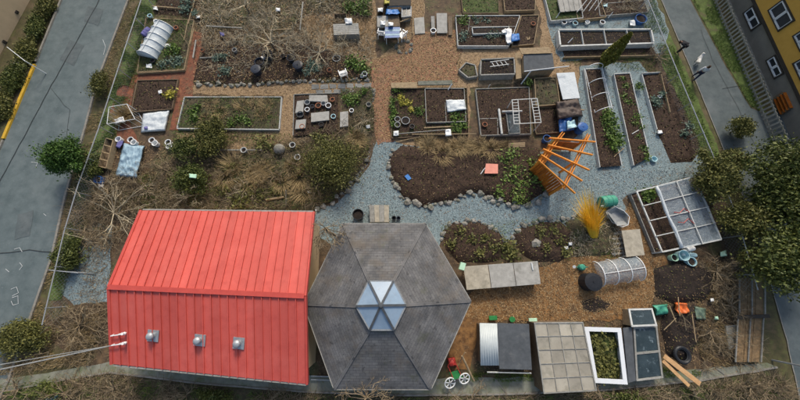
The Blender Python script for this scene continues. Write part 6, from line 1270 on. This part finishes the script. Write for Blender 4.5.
# --- scattered clutter of the plots
CL = [('rail', (196, 40), (193, 58), 'grey_board', 'grey timber rail on the edge of the weedy plot by the left path'), ('rail', (200, 58), (216, 57), 'grey_board', 'grey timber rail across the weedy plot by the left path'), ('rail', (270, 30), (292, 29), 'tan_board', 'upper of two tan rails under the large bare tree'), ('rail', (270, 37), (293, 36), 'tan_board', 'lower of two tan rails under the large bare tree'), ('rail', (206, 26), (242, 28), 'grey_board', 'long grey rail along the foot of the top left plot'), ('rail', (196, -4), (188, 24), 'tan_board', 'tan stake rail at the top of the left path'), ('rail', (303, 2), (300, 30), 'grey_board', 'grey rail between the two twiggy top plots'), ('rail', (316, 152), (342, 130), 'brown_board', 'dark rail along the top of the rockery'), ('rail', (215, 150), (262, 150), 'grey_board', 'grey rail below the white edged bed'), ('rail', (152, 6), (186, 9), 'tan_board', 'tan rail across the small square top plot'), ('rail', (424, 128), (462, 126), 'tan_board', 'thin tan lath above the bag in the planted bed'), ('rail', (562, 108), (584, 110), 'tan_board', 'tan lath lying on the brown tarpaulin')]
for n_, a, b, m, l in CL: board('timber_rail', l, 'rail', P(*a, .22), P(*b, .24), .09, .07, m)
BG = [(278, 10, 'white_plastic', 'white scrap of sheeting at the top under the bare tree'), (222, 34, 'purple_plastic', 'lilac scrap of sheeting in the top left plot'), (155, 8, 'white_plastic', 'white bag in the small square top plot'), (198, 17, 'white_plastic', 'white bag at the top of the left path'), (263, 58, 'white_plastic', 'white scrap above the left black bins'), (362, 76, 'grey_plastic', 'grey sack at the lower right of the white chair'), (368, 127, 'white_plastic', 'white scrap at the red path end of the stone edged plot'), (309, 192, 'white_plastic', 'white scrap among the rockery stones near the gravel'), (570, 244, 'white_plastic', 'white scrap left of the golden grass'), (566, 248, 'white_plastic', 'smaller white scrap below the golden grass'), (605, 6, 'pale_blue_plastic', 'pale blue bag in the grey railed bed'), (565, 8, 'white_plastic', 'white bag on the corrugated cover'), (160, 92, 'white_plastic', 'white bag in the dark soil bed by the white cloth'), (146, 128, 'purple_plastic', 'violet bag under the white cloth sheet'), (101, 186, 'white_plastic', 'white scrap below the blue crate'), (660, 132, 'white_plastic', 'white scrap low on the bare right bed'), (712, 300, 'white_plastic', 'white scrap in the brush by the ramp'), (716, 318, 'mint_plastic', 'pale green scrap in the brush by the ramp'), (399, 30, 'white_plastic', 'white bag under the right white chair'), (528, 38, 'tan_board', 'tan sack on the bare end of the long white bed')]
for x, y, m, l in BG: cloth('sheeting_scrap', l, [(x - 2.4, y - 1.7), (x + 2.2, y - 2), (x + 2.6, y + 1.6), (x - 2, y + 1.9)], m, .3, 8, amp=.14, cat='scrap', seed=x * 1.3)
PT = [(204, 52, 'terracotta', 'terracotta pot by the left path in the weedy plot'), (236, 52, 'grey_plastic', 'grey pot left of the large bare tree'), (284, 58, 'black_plastic', 'black pot between the two groups of bins'), (330, 72, 'terracotta', 'terracotta pot left of the white chair'), (152, 18, 'pale_blue_plastic', 'pale blue pot above the hoop tunnel'), (178, 30, 'terracotta', 'terracotta pot right of the hoop tunnel'), (155, 63, 'black_plastic', 'black pot below the hoop tunnel'), (303, 128, 'terracotta', 'terracotta pot at the foot of the potting bed'), (322, 126, 'black_plastic', 'black pot at the foot of the potting bed'), (334, 118, 'pale_blue_plastic', 'pale blue pot right of the long pale slab'), (412, 128, 'black_plastic', 'black pot at the foot of the planted bed'), (484, 126, 'terracotta', 'terracotta pot in the small corner of the trellis bed'), (552, 88, 'black_plastic', 'black pot in the tan timber frame'), (532, 26, 'terracotta', 'terracotta pot on the bare end of the long white bed')]
for x, y, m, l in PT: pot('plant_pot', l, x, y, .17, .24, m, z=.12, soil='dark_soil')
# ================================================================ PEOPLE AND DOG
def skin_mesh(name, verts, edges, radii, m, parent, at, sub=1):
    me = bpy.data.meshes.new(name); me.from_pydata([tuple(v) for v in verts], edges, []); o = bpy.data.objects.new(name, me); link(o, at, parent)
    md = o.modifiers.new('skin', 'SKIN'); sv = me.skin_vertices
    if not sv:
        bm = bmesh.new(); bm.from_mesh(me); bm.verts.layers.skin.verify(); bm.to_mesh(me); bm.free()
    for i, r in enumerate(radii): me.skin_vertices[0].data[i].radius = (r, r); me.skin_vertices[0].data[i].use_root = (i == 0)
    s = o.modifiers.new('sub', 'SUBSURF'); s.levels = sub; s.render_levels = sub
    me.materials.append(MAT[m]); return o
def person(label, x, y, face, jacket, trousers, hair, height=1.6, bend=0.0, stride=.25):
    b = P(x, y); t = thing('person', label, 'person', b); k = height / 1.7; Rz = Matrix.Rotation(face, 3, 'Z')
    def V(sx, fy, z):            # sideways, forward, up; bend folds the body forward above the hips
        v = Vector((sx, fy, z))
        if z > .95 and bend: v = Vector((sx, 0, .92)) + Matrix.Rotation(-bend, 3, 'X') @ Vector((0, fy, z - .92))
        return Rz @ (v * k)
    J = dict(pelvis=V(0, 0, .95), chest=V(0, 0, 1.25), neck=V(0, .0, 1.45), head=V(0, .03, 1.56), top=V(0, .02, 1.66), nose=V(0, .13, 1.57))
    vs, es, rs = [], [], []
    def a(v, r, prev=None):
        vs.append(v); rs.append(r * k); i = len(vs) - 1
        if prev is not None: es.append((prev, i))
        return i
    pel = a(J['pelvis'], .12); ch = a(J['chest'], .13, pel); nk = a(J['neck'], .055, ch); hd = a(J['head'], .092, nk); a(J['top'], .07, hd); a(J['nose'], .018, hd)
    arms, legs = [], []
    for s in (-1, 1):
        sh = V(s * .18, 0, 1.38); el = V(s * .25, s * stride * .25, 1.10); wr = V(s * .26, s * stride * .6 + .1, .9 if not bend else .98); hn = wr + (wr - el).normalized() * .08 * k
        i0 = a(sh, .055, ch); i1 = a(el, .043, i0); i2 = a(wr, .03, i1); i3 = a(hn, .035, i2); arms.append((sh, el, wr))
        for f in range(5): a(hn + Rz @ Vector(((f - 2) * .022, .02, 0)) * k + (wr - el).normalized() * (.055 + .025 * (2 - abs(f - 2))) * k, .009, i3)
        hp_ = V(s * .09, 0, .9); kn = V(s * .1, -s * stride * .5 + .06, .5); ak = V(s * .1, -s * stride, .09); to = ak + Rz @ Vector((0, .16, -.05)) * k
        j0 = a(hp_, .085, pel); j1 = a(kn, .06, j0); j2 = a(ak, .04, j1); a(to, .035, j2); legs.append((hp_, kn, ak, to))
    skin_mesh('body', vs, es, rs, 'skin', t, b)
    pc, cc_ = J['pelvis'], J['chest']
    jv = [pc, cc_, J['neck'] + (cc_ - J['neck']) * .25]; je = [(0, 1), (1, 2)]; jr = [.155, .165, .09]
    for sh, el, wr in arms: n0 = len(jv); jv += [sh, el, wr]; je += [(1, n0), (n0, n0 + 1), (n0 + 1, n0 + 2)]; jr += [.08, .066, .052]
    skin_mesh('jacket', jv, je, [r * k for r in jr], jacket, t, b)
    tv = [pc - Vector((0, 0, .03))]; te = []; tr_ = [.15]
    for hp_, kn, ak, to in legs: n0 = len(tv); tv += [hp_, kn, ak]; te += [(0, n0), (n0, n0 + 1), (n0 + 1, n0 + 2)]; tr_ += [.105, .08, .062]
    skin_mesh('trousers', tv, te, [r * k for r in tr_], trousers, t, b)
    for hp_, kn, ak, to in legs: skin_mesh('shoe', [ak - Vector((0, 0, .02)), to], [(0, 1)], [.055 * k, .045 * k], 'charcoal', t, b)
    bk_ = Rz @ Vector((0, -.03, 0)); skin_mesh('hair', [J['head'] + bk_, J['top'] + bk_ * .6, J['head'] + bk_ * 2 - Vector((0, 0, .08))], [(0, 1), (0, 2)], [.1 * k, .08 * k, .06 * k], hair, t, b)
    return t
person('person in a white jacket and navy trousers walking along the lane', 692, 79, R(-35), 'jacket_white', 'navy', 'brown_hair', 1.5)
person('person in dark clothes bending over at the right fence', 677, 53, R(70), 'charcoal', 'charcoal', 'brown_hair', 1.55, bend=R(75), stride=.12)
dg = thing('dog', 'small white dog walking ahead of the person in white', 'dog', P(695, 63)); bD = P(695, 63); Rz = Matrix.Rotation(R(-30), 3, 'Z')
V = lambda x, y, z: Rz @ Vector((x, y, z))
dv = [V(0, -.05, .36), V(0, .2, .38), V(0, .36, .5), V(0, .42, .58), V(0, .58, .54), V(0, -.25, .38), V(0, -.42, .5), V(0, -.5, .62)]; de = [(0, 1), (1, 2), (2, 3), (3, 4), (0, 5), (5, 6), (6, 7)]; dr = [.12, .13, .08, .085, .04, .115, .03, .02]
for s in (-1, 1):
    n0 = len(dv); dv += [V(s * .08, .2, .3), V(s * .08, .19, .15), V(s * .08, .21, .03)]; de += [(1, n0), (n0, n0 + 1), (n0 + 1, n0 + 2)]; dr += [.055, .035, .035]
    n0 = len(dv); dv += [V(s * .08, -.22, .3), V(s * .08, -.16, .2), V(s * .08, -.28, .12), V(s * .08, -.26, .03)]; de += [(5, n0), (n0, n0 + 1), (n0 + 1, n0 + 2), (n0 + 2, n0 + 3)]; dr += [.065, .045, .03, .032]
    n0 = len(dv); dv += [V(s * .07, .38, .66)]; de += [(3, n0)]; dr += [.03]
skin_mesh('body', dv, de, dr, 'fur_white', dg, bD)
